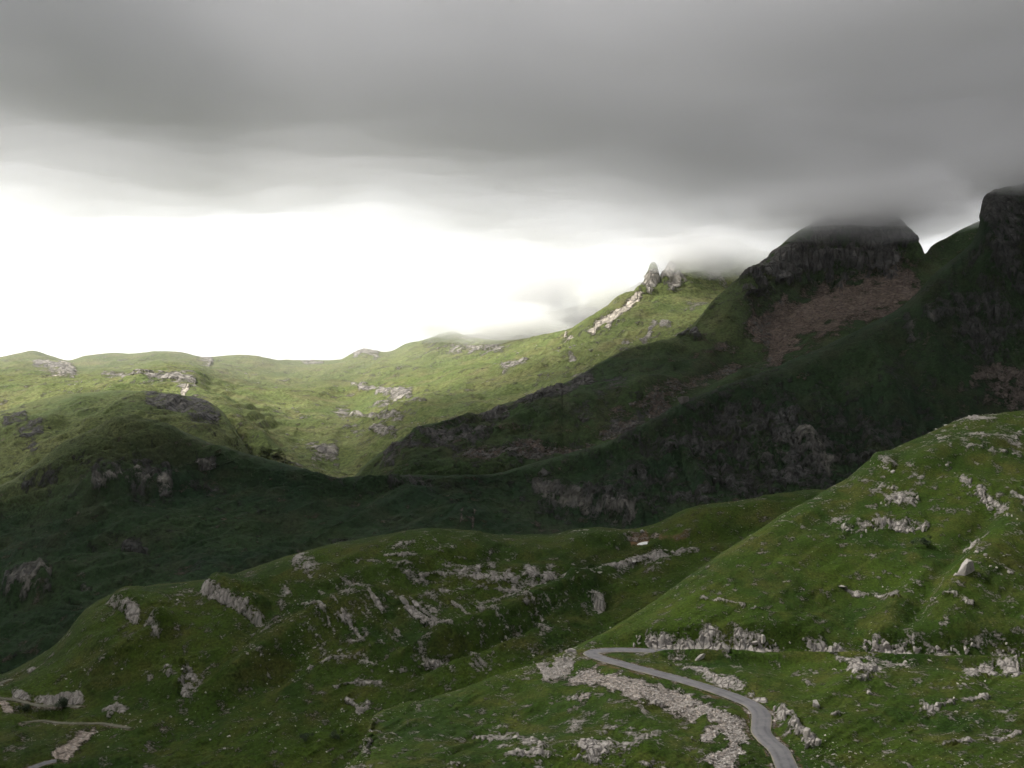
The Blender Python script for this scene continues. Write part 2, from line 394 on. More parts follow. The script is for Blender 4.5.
# L4: the clouded peak, its scree bowl, the dark mound and the shelf on the left
L4 = loft('4', [
    [(A_, 560, 880), (0, 560, 880), (340, 520, 930), (560, 480, 960), (800, 420, 1080), (Z_, 400, 1150)],
    [(A_, 500, 980), (0, 490, 980), (130, 440, 1040), (230, 480, 980), (260, 500, 965), (340, 500, 960), (425, 470, 960), (500, 470, 960), (560, 462, 980), (640, 430, 1020), (700, 402, 1060), (760, 376, 1100), (860, 345, 1180), (925, 320, 1230), (Z_, 300, 1250)],
    [(A_, 460, 1080), (0, 448, 1080), (130, 408, 1140), (195, 420, 1100), (225, 440, 1070), (260, 488, 990), (300, 498, 982), (340, 494, 975), (425, 447, 1000), (500, 440, 1020), (570, 415, 1060), (640, 385, 1120), (700, 375, 1160), (760, 350, 1230), (860, 300, 1330), (925, 290, 1330), (Z_, 250, 1330)],
    [(A_, 440, 1150), (0, 425, 1170), (130, 397, 1220), (195, 408, 1180), (225, 428, 1120), (260, 482, 1005), (300, 496, 990), (340, 492, 982), (425, 433, 1030), (500, 420, 1060), (570, 393, 1110), (640, 360, 1180), (690, 345, 1220), (740, 312, 1290), (780, 292, 1360), (820, 284, 1385), (860, 279, 1385), (900, 270, 1385), (925, 272, 1380), (Z_, 240, 1380)],
    [(A_, 435, 1200), (0, 416, 1250), (130, 393, 1290), (195, 401, 1240), (225, 420, 1150), (260, 478, 1020), (300, 494, 995), (340, 491, 985), (425, 427, 1050), (500, 410, 1090), (570, 383, 1140), (640, 347, 1220), (690, 330, 1270), (740, 285, 1345), (775, 258, 1395), (800, 238, 1412), (860, 224, 1425), (903, 229, 1425), (918, 245, 1410), (925, 258, 1405), (940, 250, 1420), (975, 228, 1430), (Z_, 215, 1430)],
    [(A_, 432, 1250), (0, 412, 1290), (40, 400, 1320), (80, 394, 1340), (130, 391, 1340), (170, 393, 1320), (195, 398, 1280), (210, 404, 1240), (225, 416, 1180), (240, 440, 1100), (260, 474, 1040), (300, 492, 1000), (340, 490, 988), (370, 462, 1015), (400, 440, 1045), (425, 426, 1060), (450, 424, 1070), (480, 420, 1085), (500, 408, 1100), (530, 399, 1130), (570, 381, 1150), (600, 363, 1190), (625, 350, 1220), (640, 345, 1235), (665, 342, 1260), (690, 326, 1290), (715, 300, 1330), (740, 278, 1375), (765, 262, 1410), (779, 247, 1430), (792, 236, 1440), (806, 227, 1450), (822, 219, 1460), (840, 214, 1470), (866, 211, 1475), (888, 213, 1470), (901, 220, 1462), (909, 230, 1450), (917, 243, 1435), (925, 254, 1420), (931, 246, 1425), (950, 236, 1430), (975, 223, 1440), (1000, 215, 1440), (Z_, 200, 1440)],
], 1.5, 1.4)
for pts, w, a in [([(425, 460), (500, 460), (560, 452), (640, 418), (700, 388), (760, 352)], 9, -7), ([(480, 440), (560, 415), (640, 388), (700, 372)], 10, 8), ([(640, 400), (720, 384), (770, 365)], 5, 5),
                  ([(0, 470), (60, 430), (120, 402)], 9, -6), ([(0, 450), (70, 415)], 6, 6), ([(10, 480), (60, 440), (110, 418)], 6, 6), ([(760, 262), (748, 300), (752, 318)], 7, 10), ([(250, 440), (190, 412), (140, 405)], 7, -7), ([(740, 320), (700, 345), (660, 360)], 8, -5)]:
    ridge(L4, pts, w, a)
for pts, w, s in [([(745, 300), (765, 272), (800, 262), (850, 258), (905, 255)], 20, 1.0), ([(800, 235), (850, 222), (905, 228)], 24, 1.15), ([(850, 200), (895, 210), (915, 245)], 16, 1.1), ([(748, 292), (752, 305)], 6, 0.8),
                  ([(140, 400), (190, 402), (222, 403)], 7, 0.72), ([(185, 415), (222, 420)], 9, 0.6), ([(0, 425), (30, 415)], 10, 0.6), ([(20, 440), (45, 432)], 8, 0.65), ([(30, 455), (38, 450)], 8, 0.7), ([(0, 400), (25, 398)], 9, 0.7),
                  ([(400, 442), (440, 432), (500, 430)], 10, 0.55), ([(380, 460), (430, 445)], 8, 0.6), ([(470, 425), (540, 405), (600, 372)], 8, 0.5), ([(690, 338), (700, 332)], 5, 0.8), ([(676, 335), (690, 328)], 3, 0.9)]:
    paint(L4, 'rock', pts, w, s)
for pts, w, s in [([(745, 342), (770, 332), (800, 318), (850, 305), (890, 290), (925, 276)], 23, 1.25), ([(800, 340), (760, 342)], 10, 0.9), ([(775, 315), (785, 295)], 5, 0.9), ([(890, 285), (905, 276)], 8, 0.8),
                  ([(440, 456), (520, 455), (580, 446), (640, 418), (700, 388)], 8, 0.50), ([(600, 420), (700, 380), (760, 352)], 6, 0.45), ([(745, 345), (680, 352)], 6, 0.48)]:
    paint(L4, 'scree', pts, w, s)
L4.P[..., 2] += L4.front*7.0*chart(L4, 60, 9, -0.25, 13.3, 4, True)*(L4.U < 560)*(1-np.exp(-((np.arange(len(L4.T))-L4.crest_row)/14.0)**2))[:, None]
roughen(L4, [(110, 9, 6, False), (45, 5, 6, True)], 2, 11, 26, 0.35, 12, 2.0, 0.25+0.75*sstep(620, 740, L4.U)*(1-0.7*sstep(880, 910, L4.U)))
cliff = np.exp(-(((L4.U-850)/75)**2 + ((L4.V-250)/36)**2))
L4.P[..., 1] -= L4.front*cliff*9.0*chart(L4, 60, 6.5, 1.45, 12.2, 4, True)
mound = sstep(330, 400, L4.U)*(1-sstep(640, 720, L4.U))
L4.rock += 0.42*mound*np.clip(0.35+chart(L4, 20, 7, -0.5, 5.5, 5), 0, 1) + 0.30*np.clip(chart(L4, 50, 4, -0.3, 8.8, 4), 0, 1)*(L4.U < 300)
L4.rock += 0.34*np.clip(fbm(L4.P, 50, 5, 19), 0, 1)

L4.dry = (1-sstep(270, 420, L4.U))*0.95 + sstep(560, 620, L4.U)*(1-sstep(720, 790, L4.U))*sstep(362, 335, L4.V)*0.55  # sunlit look of the left shelf and peak's left slope, painted as paler grass

# L3: the dark flank that falls from the right-hand crag, and the shaded hill on the left
L3 = loft('3', [
    [(A_, 760, 480), (0, 760, 480), (500, 640, 520), (Z_, 640, 520)],
    [(A_, 700, 600), (0, 690, 600), (100, 650, 620), (220, 600, 650), (340, 575, 680), (430, 560, 700), (545, 555, 720), (640, 545, 740), (815, 530, 750), (Z_, 530, 760)],
    [(A_, 600, 720), (0, 600, 720), (100, 565, 740), (220, 545, 770), (340, 525, 800), (430, 510, 820), (545, 510, 840), (640, 490, 850), (740, 475, 860), (880, 450, 870), (1024, 440, 880), (Z_, 430, 880)],
    [(A_, 540, 830), (0, 540, 830), (100, 480, 860), (200, 490, 870), (340, 500, 860), (430, 492, 870), (545, 485, 890), (600, 470, 900), (640, 455, 910), (740, 420, 940), (860, 380, 960), (930, 350, 980), (1024, 320, 1000), (Z_, 300, 1000)],
    [(A_, 505, 900), (0, 488, 900), (30, 470, 915), (60, 448, 925), (100, 428, 935), (130, 420, 940), (165, 426, 940), (200, 440, 930), (250, 456, 910), (300, 470, 895), (340, 480, 885), (380, 478, 890), (425, 476, 895), (480, 476, 900), (530, 466, 910), (560, 458, 920), (600, 446, 935), (640, 426, 955), (700, 395, 985), (760, 372, 1010), (800, 355, 1030), (860, 329, 1055), (906, 303, 1080), (931, 275, 1095), (959, 253, 1105), (976, 234, 1110), (981, 215, 1114), (983, 203, 1116), (986, 195, 1118), (992, 191, 1120), (1000, 188, 1122), (1012, 186, 1125), (1030, 184, 1130), (Z_, 170, 1130)],
], 1.4, 1.5)
for pts, w, a in [([(640, 430), (690, 470), (720, 510)], 9, 7), ([(760, 380), (800, 430), (820, 480)], 10, 8), ([(860, 335), (890, 390), (900, 440)], 10, 9), ([(915, 300), (935, 350), (940, 400)], 8, 9),
                  ([(700, 410), (740, 460), (760, 510)], 8, -7), ([(820, 360), (850, 410), (860, 460)], 8, -7), ([(890, 330), (915, 380), (925, 430)], 7, -7), ([(960, 260), (975, 320), (985, 370)], 9, -9), ([(985, 210), (1005, 280), (1010, 340)], 10, 9),
                  ([(60, 500), (130, 480), (220, 490)], 9, 5), ([(0, 570), (80, 545), (200, 560)], 10, -5), ([(220, 470), (280, 485), (340, 500)], 8, 5), ([(340, 485), (420, 500), (500, 530)], 10, 5), ([(250, 520), (300, 540), (340, 560)], 10, -5), ([(0, 560), (40, 575), (80, 600)], 14, 8)]:
    ridge(L3, pts, w, a)
scarp(L3, [(180, 505), (150, 498), (110, 496), (80, 506)][::-1], 9, 30, 3)
scarp(L3, [(0, 608), (30, 606), (55, 600)], 12, 40, 4)
scarp(L3, [(530, 485), (575, 502), (620, 520), (660, 530)], 9, 26, 3)
for pts, w, s in [([(85, 498), (110, 492), (135, 486), (180, 497)], 6, 0.95), ([(110, 480), (140, 470), (175, 482)], 9, 0.62), ([(190, 465), (218, 468)], 6, 0.62), ([(20, 492), (60, 478)], 7, 0.55), ([(2, 594), (28, 596), (52, 590)], 10, 0.85), ([(76, 580), (88, 596)], 4, 0.6),
                  ([(533, 474), (545, 495), (590, 510), (640, 524)], 8, 0.80), ([(560, 488), (640, 505), (700, 500)], 10, 0.55), ([(745, 455), (790, 460), (830, 470)], 15, 0.66), ([(770, 440), (825, 450), (830, 480)], 10, 0.72), ([(640, 465), (720, 440), (800, 420)], 22, 0.50),
                  ([(996, 185), (1003, 220), (1012, 260), (1024, 300)], 26, 1.0), ([(1030, 175), (1040, 230), (1050, 300), (1150, 280)], 36, 0.95), ([(985, 200), (988, 225)], 6, 1.0), ([(960, 280), (975, 330), (1000, 350)], 18, 0.66), ([(930, 300), (960, 330), (1010, 350)], 22, 0.52), ([(908, 312), (912, 345)], 5, 0.75), ([(925, 300), (930, 330)], 4, 0.7), ([(690, 470), (735, 490)], 10, 0.6), ([(410, 490), (425, 486)], 5, 0.7), ([(540, 470), (548, 480)], 5, 0.8),
                  ([(200, 492), (240, 494)], 5, 0.55), ([(120, 545), (150, 552)], 4, 0.55), ([(330, 545), (350, 540)], 5, 0.5), ([(440, 487), (380, 480)], 8, 0.5)]:
    paint(L3, 'rock', pts, w, s)
for pts, w, s in [([(970, 372), (1000, 378), (1040, 380)], 12, 1.0), ([(958, 375), (962, 395)], 4, 0.85), ([(980, 395), (1060, 398)], 14, 0.95), ([(463, 518), (461, 530)], 0.9, 1.0), ([(474, 518), (472, 532)], 0.9, 1.0), ([(536, 520), (542, 532)], 3, 0.8), ([(515, 528), (520, 534)], 3, 0.6)]:
    paint(L3, 'scree', pts, w, s)
L3.P[..., 2] += (6.0*fbm(np.stack([L3.U, L3.U*0, L3.U*0], -1), 16, 4, 3.3))*sstep(975, 990, L3.U)*sstep(30, 0, np.abs(L3.V-188)-14)
band = np.exp(-(((L3.U-760)/170)**2 + ((L3.V-455)/62)**2)) + 0.8*np.exp(-(((L3.U-1000)/80)**2 + ((L3.V-300)/70)**2)) + 0.55*np.exp(-(((L3.U-600)/90)**2 + ((L3.V-510)/18)**2)) + 0.4*np.exp(-(((L3.U-140)/90)**2 + ((L3.V-485)/24)**2))
streak = chart(L3, 34, 4.5, 1.25, 2.2, 4, True)
L3.rock = np.maximum(L3.rock*0.92, np.clip(band, 0, 1)*(0.42+0.34*streak))
L3.P[..., 2] += L3.front*(np.clip(band, 0, 1)*7.5*streak + sstep(560, 460, L3.U)*(6*chart(L3, 110, 13, -0.32, 4.2, 3, True) + 3.5*chart(L3, 80, 8, 0.12, 5.2, 3, True)))*(1-0.7*np.exp(-((np.arange(len(L3.T))-L3.crest_row)/14.0)**2))[:, None]
for pts, w_, s_ in [([(85, 500), (110, 495), (135, 490), (180, 499)], 4, 1.0), ([(5, 596), (30, 600), (50, 592)], 8, 0.8), ([(533, 476), (548, 498), (590, 512), (650, 526)], 6, 0.55), ([(800, 440), (828, 465), (830, 482)], 8, 0.7), ([(750, 450), (790, 462)], 10, 0.45), ([(912, 312), (916, 350)], 4, 0.6), ([(928, 300), (932, 335)], 3, 0.5), ([(190, 466), (215, 469)], 4, 0.6), ([(76, 580), (88, 596)], 4, 0.7), ([(408, 488), (425, 486)], 4, 0.6), ([(540, 470), (548, 478)], 4, 0.8)]:
    paint(L3, 'pale', pts, w_, s_)
roughen(L3, [(80, 6, 5, False), (28, 1.6, 5, False)], 3, 3.2, 11, 0.45, 7, 2.2)
L3.rock += 0.36*np.clip(fbm(L3.P, 36, 5, 29), 0, 1)

# L2: the green limestone ridge in the middle distance
L2 = loft('2', [
    [(A_, 860, 270), (0, 860, 270), (370, 860, 275), (640, 760, 300), (Z_, 700, 330)],
    [(A_, 768, 300), (0, 768, 300), (200, 768, 300), (370, 768, 305), (640, 680, 340), (Z_, 620, 370)],
    [(A_, 715, 345), (0, 712, 345), (100, 705, 345), (200, 690, 345), (370, 670, 350), (500, 655, 355), (640, 610, 385), (740, 575, 400), (Z_, 560, 420)],
    [(A_, 698, 365), (0, 690, 368), (60, 662, 372), (110, 630, 372), (220, 618, 378), (340, 600, 388), (430, 590, 395), (560, 585, 400), (640, 568, 425), (740, 540, 440), (Z_, 520, 450)],
    [(A_, 690, 385), (0, 682, 388), (30, 668, 390), (60, 645, 392), (85, 615, 396), (110, 600, 400), (150, 590, 405), (220, 580, 412), (280, 562, 420), (340, 546, 430), (390, 536, 440), (430, 530, 445), (470, 532, 450), (510, 538, 455), (545, 538, 455), (575, 532, 460), (600, 530, 460), (630, 532, 465), (650, 528, 470), (700, 507, 480), (740, 502, 485), (815, 491, 490), (870, 492, 490), (Z_, 480, 490)],
], 1.3, 1.9)
for pts, w, a in [([(180, 720), (265, 655), (330, 615), (420, 590)], 12, 5), ([(120, 768), (230, 700), (330, 650)], 12, -4), ([(380, 665), (480, 625), (590, 585), (650, 560)], 9, 4.5), ([(370, 690), (470, 648), (560, 612)], 7, -4),
                  ([(60, 700), (130, 650), (200, 610)], 10, 3), ([(430, 560), (500, 555), (560, 560)], 7, -3), ([(560, 548), (600, 540), (630, 545)], 6, 2.0), ([(640, 560), (700, 540), (780, 520)], 8, -3),
                  ([(300, 600), (370, 575), (450, 560)], 8, 3), ([(460, 600), (540, 580), (600, 570)], 7, -3), ([(640, 580), (690, 555), (730, 545)], 6, 3), ([(660, 520), (720, 512), (790, 505)], 6, 2)]:
    ridge(L2, pts, w, a)
scarp(L2, [(104, 598), (125, 612), (145, 627), (165, 646)], 3.6, 40, 2.0)
scarp(L2, [(198, 588), (225, 604), (245, 617), (262, 630)], 4.4, 44, 2.0)
scarp(L2, [(188, 665), (182, 685), (178, 705)][::-1], 4, 36, 3)
scarp(L2, [(8, 698), (40, 703), (80, 704)][::-1], -4.0, 26, 2)
scarp(L2, [(560, 580), (585, 600), (605, 612)], 3, 22, 2)
for pts, w, s in [([(104, 600), (125, 613), (145, 628), (165, 647)], 3.4, 0.85), ([(198, 588), (212, 597), (225, 605), (245, 617), (264, 631)], 3.4, 0.66), ([(186, 664), (190, 680), (180, 700)], 7, 0.8), ([(165, 670), (175, 690)], 6, 0.55), ([(10, 697), (45, 701), (88, 700)], 4.5, 0.95), ([(28, 660), (32, 672)], 4, 0.6),
                  ([(575, 575), (620, 568), (660, 553), (705, 550)], 4.5, 0.85), ([(540, 572), (575, 576)], 3, 0.75), ([(585, 598), (605, 612)], 6, 0.7), ([(640, 566), (700, 548)], 3, 0.8), ([(440, 560), (460, 563)], 6, 0.62), 
                  ([(430, 575), (500, 570), (560, 575)], 9, 0.52), ([(335, 655), (380, 665)], 6, 0.56), ([(410, 655), (450, 668)], 6, 0.58), ([(290, 560), (320, 570)], 8, 0.52), ([(565, 532), (590, 529)], 2.5, 0.8), ([(505, 610), (530, 606)], 5, 0.6), ([(370, 700), (355, 712)], 5, 0.5), ([(390, 545), (460, 548)], 5, 0.5), ([(100, 720), (118, 708), (128, 722)], 5, 0.62)]:
    paint(L2, 'rock', pts, w, s)
for pts, w, s in [([(98, 726), (88, 738), (70, 752), (52, 760)], 5, 0.85), ([(0, 712), (8, 708)], 8, 1.1), ([(660, 535), (625, 540)], 3, 0.5)]:
    paint(L2, 'scree', pts, w, s)
paint(L2, 'soil', [(628, 541), (650, 540)], 6, 1.1)
paint(L2, 'soil', [(655, 540), (690, 535)], 4, 0.6)
beds = chart(L2, 48, 2.4, 0.70, 6.6, 3)
zone = np.exp(-(((L2.U-400)/150)**2 + ((L2.V-620)/52)**2))
flat = chart(L2, 40, 2.6, 0.02, 16.6, 3)
zone2 = np.exp(-(((L2.U-490)/130)**2 + ((L2.V-572)/18)**2))
L2.rock = np.maximum(L2.rock, np.maximum(zone*(0.10+1.15*np.clip(beds, 0, 1)*np.clip(0.75+1.6*chart(L2, 60, 40, 0.7, 26.6, 3), 0, 1.4)), zone2*(0.15+1.0*np.clip(flat, 0, 1))))
for pts, w in [([(352, 588), (378, 612), (402, 642)], 1.7), ([(374, 584), (402, 606), (428, 628)], 1.9), ([(328, 608), (350, 628), (372, 652)], 1.5), ([(408, 598), (430, 618), (452, 640)], 1.6), ([(300, 604), (322, 622), (342, 642)], 1.4), ([(392, 596), (418, 616), (446, 638)], 1.5),
               ([(438, 588), (455, 602), (472, 618)], 1.4), ([(306, 668), (335, 660), (362, 655)], 1.6), ([(328, 692), (356, 684), (384, 680)], 1.4), ([(398, 668), (425, 661), (454, 655)], 1.5), ([(416, 576), (460, 570), (505, 567)], 1.6), ([(438, 590), (480, 586), (524, 585)], 1.4),
               ([(470, 600), (505, 594), (540, 592)], 1.3), ([(250, 640), (275, 632), (298, 630)], 1.2), ([(345, 700), (360, 708)], 1.6), ([(380, 556), (430, 552), (470, 554)], 1.3), ([(520, 575), (560, 573), (600, 566)], 1.6)]:
    paint(L2, 'rock', pts, w, 0.82, 0.05, 0.7, 5)
L2.P[..., 2] += L2.front*(zone*1.2*beds + 1.3*chart(L2, 90, 16, -0.42, 36.6, 4, True))
roughen(L2, [(34, 2.2, 6, False), (12, 0.8, 5, True)], 5, 1.2, 4.5, 0.35, 3.0)
L2.rock += 0.20*np.clip(fbm(L2.P, 16, 5, 39), 0, 1)

# L1: the near hillside with the road
L1 = loft('1', [
    [(A_, 1500, 45), (Z_, 1500, 45)],
    [(A_, 920, 112), (Z_, 920, 112)],
    [(A_, 860, 140), (200, 830, 145), (330, 800, 150), (364, 772, 155), (374, 765, 157), (500, 768, 156), (785, 768, 155), (1024, 768, 150), (Z_, 768, 146)],
    [(A_, 855, 142), (200, 825, 147), (330, 790, 152), (364, 760, 160), (374, 742, 171), (450, 724, 183), (530, 690, 199), (575, 668, 208), (590, 660, 211), (610, 662, 208), (630, 666, 204), (680, 680, 196), (720, 690, 189), (745, 697, 184), (800, 705, 180), (900, 705, 179), (1024, 708, 176), (Z_, 712, 172)],
    [(A_, 852, 143), (200, 822, 148), (330, 784, 153), (364, 755, 162), (374, 729, 179), (450, 704, 192), (530, 673, 207), (575, 656, 214), (590, 651, 216), (620, 649, 217.5), (700, 652, 216), (800, 655, 213), (900, 656, 210), (1024, 660, 206), (Z_, 666, 200)],
    [(A_, 850, 144), (200, 820, 149), (330, 782, 154), (364, 753, 163), (374, 725, 181), (450, 699, 195), (530, 669, 209.5), (575, 652, 216.5), (590, 647, 219), (615, 643, 220.5), (640, 636, 221), (700, 631, 220), (780, 631, 217.5), (820, 642, 216), (850, 650, 214), (885, 640, 213.5), (915, 636, 213), (960, 640, 211), (1024, 642, 208.5), (Z_, 648, 203)],
    [(A_, 849, 145), (200, 818, 150), (330, 781, 155), (364, 751, 164), (374, 721, 183), (450, 694, 199), (530, 667, 211), (575, 648, 220), (600, 641, 223), (640, 622, 230), (700, 590, 240), (780, 560, 248), (850, 555, 250), (915, 545, 250), (1024, 530, 250), (Z_, 530, 250)],
    [(A_, 848, 146), (200, 816, 151), (330, 780, 156), (364, 750, 165), (374, 718, 185), (420, 704, 194), (500, 679, 207), (560, 655, 217.5), (600, 637, 226), (640, 612, 239), (690, 578, 254), (740, 545, 269), (780, 520, 279), (815, 500, 288), (850, 478, 296), (866, 464, 300), (880, 456, 303), (915, 440, 311), (950, 424, 320), (985, 415, 328), (1024, 411, 334), (1100, 402, 340), (Z_, 396, 345)],
], 1.15, 1.35, back=((1.02, 0.8), (1.07, 8.0), (1.16, 30.0)))
for pts, w, a in [([(1060, 505), (1010, 515), (960, 570), (905, 625)], 22, 0.0), ([(1010, 500), (985, 520), (945, 570), (890, 640)], 12, -2.8), ([(1060, 530), (1010, 545), (960, 590), (930, 625)], 26, 4.0),
                  ([(860, 475), (800, 520), (720, 575), (660, 612)], 14, 1.6), ([(900, 540), (830, 545), (760, 560)], 12, 1.2), ([(930, 570), (850, 600), (760, 610)], 14, -1.3), ([(1024, 440), (950, 450), (900, 470)], 9, 1.4),
                  ([(1024, 480), (960, 470), (910, 480)], 8, -1.0), ([(800, 690), (900, 680), (1000, 690)], 10, 1.6), ([(820, 735), (930, 720), (1050, 735)], 12, -1.2), ([(440, 740), (540, 722), (640, 735)], 12, -1.0), ([(480, 768), (600, 750), (700, 765)], 9, 1.2),
                  ([(780, 675), (840, 665), (900, 668)], 6, 1.0), ([(700, 672), (760, 682), (800, 690)], 5, 1.2), ([(800, 735), (775, 715), (765, 700)], 9, 1.6)]:
    ridge(L1, pts, w, a)
scarp(L1, [(868, 463), (885, 470), (893, 474)], 1.6, 22, 1.6)
scarp(L1, [(838, 532), (880, 528), (935, 528)], 1.4, 20, 1.6)
scarp(L1, [(950, 470), (975, 490), (1005, 510), (1030, 525)], 1.2, 20, 1.6)
for pts, w, s in [([(632, 640), (660, 642), (700, 640), (740, 638), (775, 642), (840, 648)], 7, 1.15), ([(636, 641), (680, 638), (720, 637), (790, 641)], 7, 1.35), ([(868, 646), (892, 642), (915, 645)], 8, 1.05), ([(775, 643), (800, 645), (850, 650)], 5, 1.25), ([(930, 648), (1000, 650), (1060, 655)], 7, 0.95),
                  ([(880, 460), (895, 470)], 5, 0.75), ([(838, 533), (880, 528), (935, 530)], 4, 0.75), ([(955, 475), (975, 492), (1010, 515)], 3, 0.72), ([(880, 502), (920, 500)], 7, 0.52), ([(960, 435), (1024, 445)], 6, 0.5), ([(985, 545), (970, 560)], 7, 0.65), ([(1010, 495), (1030, 510)], 4, 0.75), ([(930, 420), (1000, 418)], 3, 0.6),
                  ([(830, 665), (870, 672), (920, 670)], 5, 0.72), ([(850, 682), (900, 672)], 4, 0.75), ([(960, 682), (990, 675), (1024, 672)], 6, 0.85), ([(800, 680), (815, 690)], 4, 0.6), ([(775, 706), (790, 722), (805, 740), (820, 745)], 6, 1.0), ([(700, 676), (740, 688), (770, 702)], 4, 0.66), ([(660, 662), (720, 675)], 3, 0.5),
                  ([(620, 648), (650, 655)], 3, 0.75), ([(920, 700), (930, 712)], 4, 0.6), ([(560, 660), (575, 650)], 5, 0.6), ([(870, 590), (900, 592)], 3, 0.6), ([(620, 590), (600, 605)], 5, 0.5), ([(580, 700), (560, 695)], 4, 0.6), ([(366, 740), (368, 765)], 5, 0.6), ([(560, 720), (620, 735), (700, 745)], 9, 0.45), ([(480, 735), (560, 752), (620, 760)], 8, 0.48)]:
    paint(L1, 'rock', pts, w, s)
for pts, w, s in [([(540, 678), (560, 668), (575, 664)], 8, 1.2), ([(555, 680), (600, 680), (640, 690), (680, 702), (705, 712)], 8.5, 1.25), ([(620, 688), (690, 706)], 9, 1.1), ([(575, 696), (590, 700)], 4, 0.8), ([(722, 722), (738, 735), (734, 755), (712, 775)], 12, 1.15), ([(700, 745), (735, 725)], 6, 0.9), ([(692, 706), (712, 716), (728, 726)], 7, 1.1), ([(660, 700), (700, 722)], 5, 0.8)]:
    paint(L1, 'scree', pts, w, s, rag=0.6, size=10)
paint(L1, 'soil', [(585, 664), (640, 672), (690, 686), (730, 702)], 2.5, 0.6)
L1.P[..., 2] += L1.front*(0.55*chart(L1, 70, 9, -0.5, 46.6, 4, True))*sstep(1.0, 30, np.abs(L1.V-655))
L1.rock = np.maximum(L1.rock, (1-0.75*np.exp(-(((L1.U-750)/120)**2+((L1.V-590)/40)**2)))*(0.25+0.42*np.clip(chart(L1, 40, 2.4, 0.22, 56.6, 3), 0, 1)*np.clip(0.4+1.7*chart(L1, 70, 40, 0.2, 66.6, 3), 0, 1.3))-0.2)
for pts, w in [([(470, 736), (495, 738), (522, 743)], 1.7), ([(556, 747), (600, 752), (645, 757)], 1.8), ([(500, 760), (550, 762), (605, 766)], 1.6), ([(636, 736), (670, 742), (702, 748)], 1.8), ([(846, 590), (875, 592), (902, 596)], 1.4), ([(925, 602), (950, 606), (975, 613)], 1.6), ([(640, 700), (665, 706)], 1.4),
               ([(845, 690), (880, 682), (915, 676)], 1.7), ([(905, 712), (950, 704), (990, 700)], 1.6), ([(830, 716), (860, 710)], 1.3), ([(940, 745), (985, 738), (1024, 733)], 1.6), ([(700, 600), (735, 604), (765, 612)], 1.0), ([(880, 485), (915, 478), (950, 476)], 1.2), ([(935, 440), (975, 436), (1020, 440)], 1.3), ([(945, 452), (985, 452), (1024, 458)], 1.2)]:
    paint(L1, 'rock', pts, w, 0.80, 0.05, 0.7, 5)
roughen(L1, [(18, 0.9, 6, False), (5, 0.28, 5, True)], 7, 0.9, 2.6, 0.35, 1.6)
L1.P[..., 2] += L1.scree.clip(0, 1)*0.35*fbm(L1.P, 1.6, 3, 77)
L1.rock += 0.26*np.clip(fbm(L1.P, 9, 5, 49), 0, 1)

# ------------------------------------------------------------------ roads
def smooth_path(pts, step=1.0):
    p = np.array(pts, float)
    s = np.r_[0, np.cumsum(np.linalg.norm(np.diff(p, axis=0), axis=1))]
    # Catmull-Rom
    out = []
    q = np.vstack([2*p[0]-p[1], p, 2*p[-1]-p[-2]])
    for i in range(1, len(q)-2):
        n = max(2, int(np.linalg.norm(q[i+1]-q[i])/step))
        t = np.linspace(0, 1, n, endpoint=False)[:, None]
        out.append(0.5*((2*q[i]) + (-q[i-1]+q[i+1])*t + (2*q[i-1]-5*q[i]+4*q[i+1]-q[i+2])*t*t + (-q[i-1]+3*q[i]-3*q[i+1]+q[i+2])*t**3))
    out.append(p[-1:]); return np.vstack(out)

def bed(L, path, half, shoulder):
    """cut and fill the hillside so that the road lies on it"""
    m = (L.P[..., 0] > path[:, 0].min()-30) & (L.P[..., 0] < path[:, 0].max()+30) & (L.P[..., 1] > path[:, 1].min()-30) & (L.P[..., 1] < path[:, 1].max()+30) & (L.front > 0)
    P = L.P[m]
    bd = np.full(len(P), 1e9); bz = np.zeros(len(P))
    for i in range(len(path)-1):
        a, b = path[i], path[i+1]; d = b[:2]-a[:2]
        t = np.clip(((P[:, :2]-a[:2])@d)/(d@d+1e-9), 0, 1)
        r = np.hypot(*(P[:, :2]-(a[:2]+t[:, None]*d)).T); k = r < bd
        bd = np.where(k, r, bd); bz = np.where(k, a[2]+t*(b[2]-a[2]), bz)
    w = 1-sstep(half+0.5, half+shoulder, bd)
    P[:, 2] = P[:, 2]*(1-w) + (bz-0.14)*w
    L.P[m] = P
    for nm in ('rock', 'scree', 'soil'):
        A = getattr(L, nm); A[m] = A[m]*(1-(1-sstep(half, half+1.2, bd))*0.9)
    verge = np.exp(-((bd-half-0.5)/0.5)**2)
    L.soil[m] = np.maximum(L.soil[m], 0.55*verge); L.scree[m] = np.maximum(L.scree[m], 0.52*np.exp(-((bd-half-0.35)/0.35)**2))

def ribbon(name, path, half, mat, label, lift=0.05, wob=0.12, crown=0.05):
    d = np.gradient(path, axis=0); d[:, 2] = 0; d /= np.linalg.norm(d, axis=1, keepdims=True)+1e-9
    nrm = np.stack([d[:, 1], -d[:, 0], d[:, 2]*0], -1)
    cols = np.linspace(-1, 1, 9); sd = np.cumsum(np.r_[0, np.linalg.norm(np.diff(path, axis=0), axis=1)])
    e1 = half*(1+wob*fbm(np.stack([sd, sd*0, sd*0], -1), 4, 3, 1)); e2 = half*(1+wob*fbm(np.stack([sd, sd*0+9, sd*0], -1), 4, 3, 2))
    G = np.zeros((len(path), 9, 3)); UVx = np.zeros((len(path), 9))
    for j, c in enumerate(cols):
        e = np.where(c < 0, e1, e2)
        G[:, j] = path + nrm*(c*e)[:, None]; G[:, j, 2] += lift + crown*(1-c*c) - (0.12 if abs(c) == 1 else 0)
        UVx[:, j] = c
    o = grid_mesh(name, G, mat, {'across': UVx})
    return tag(o, label, 'road', None, 'structure')

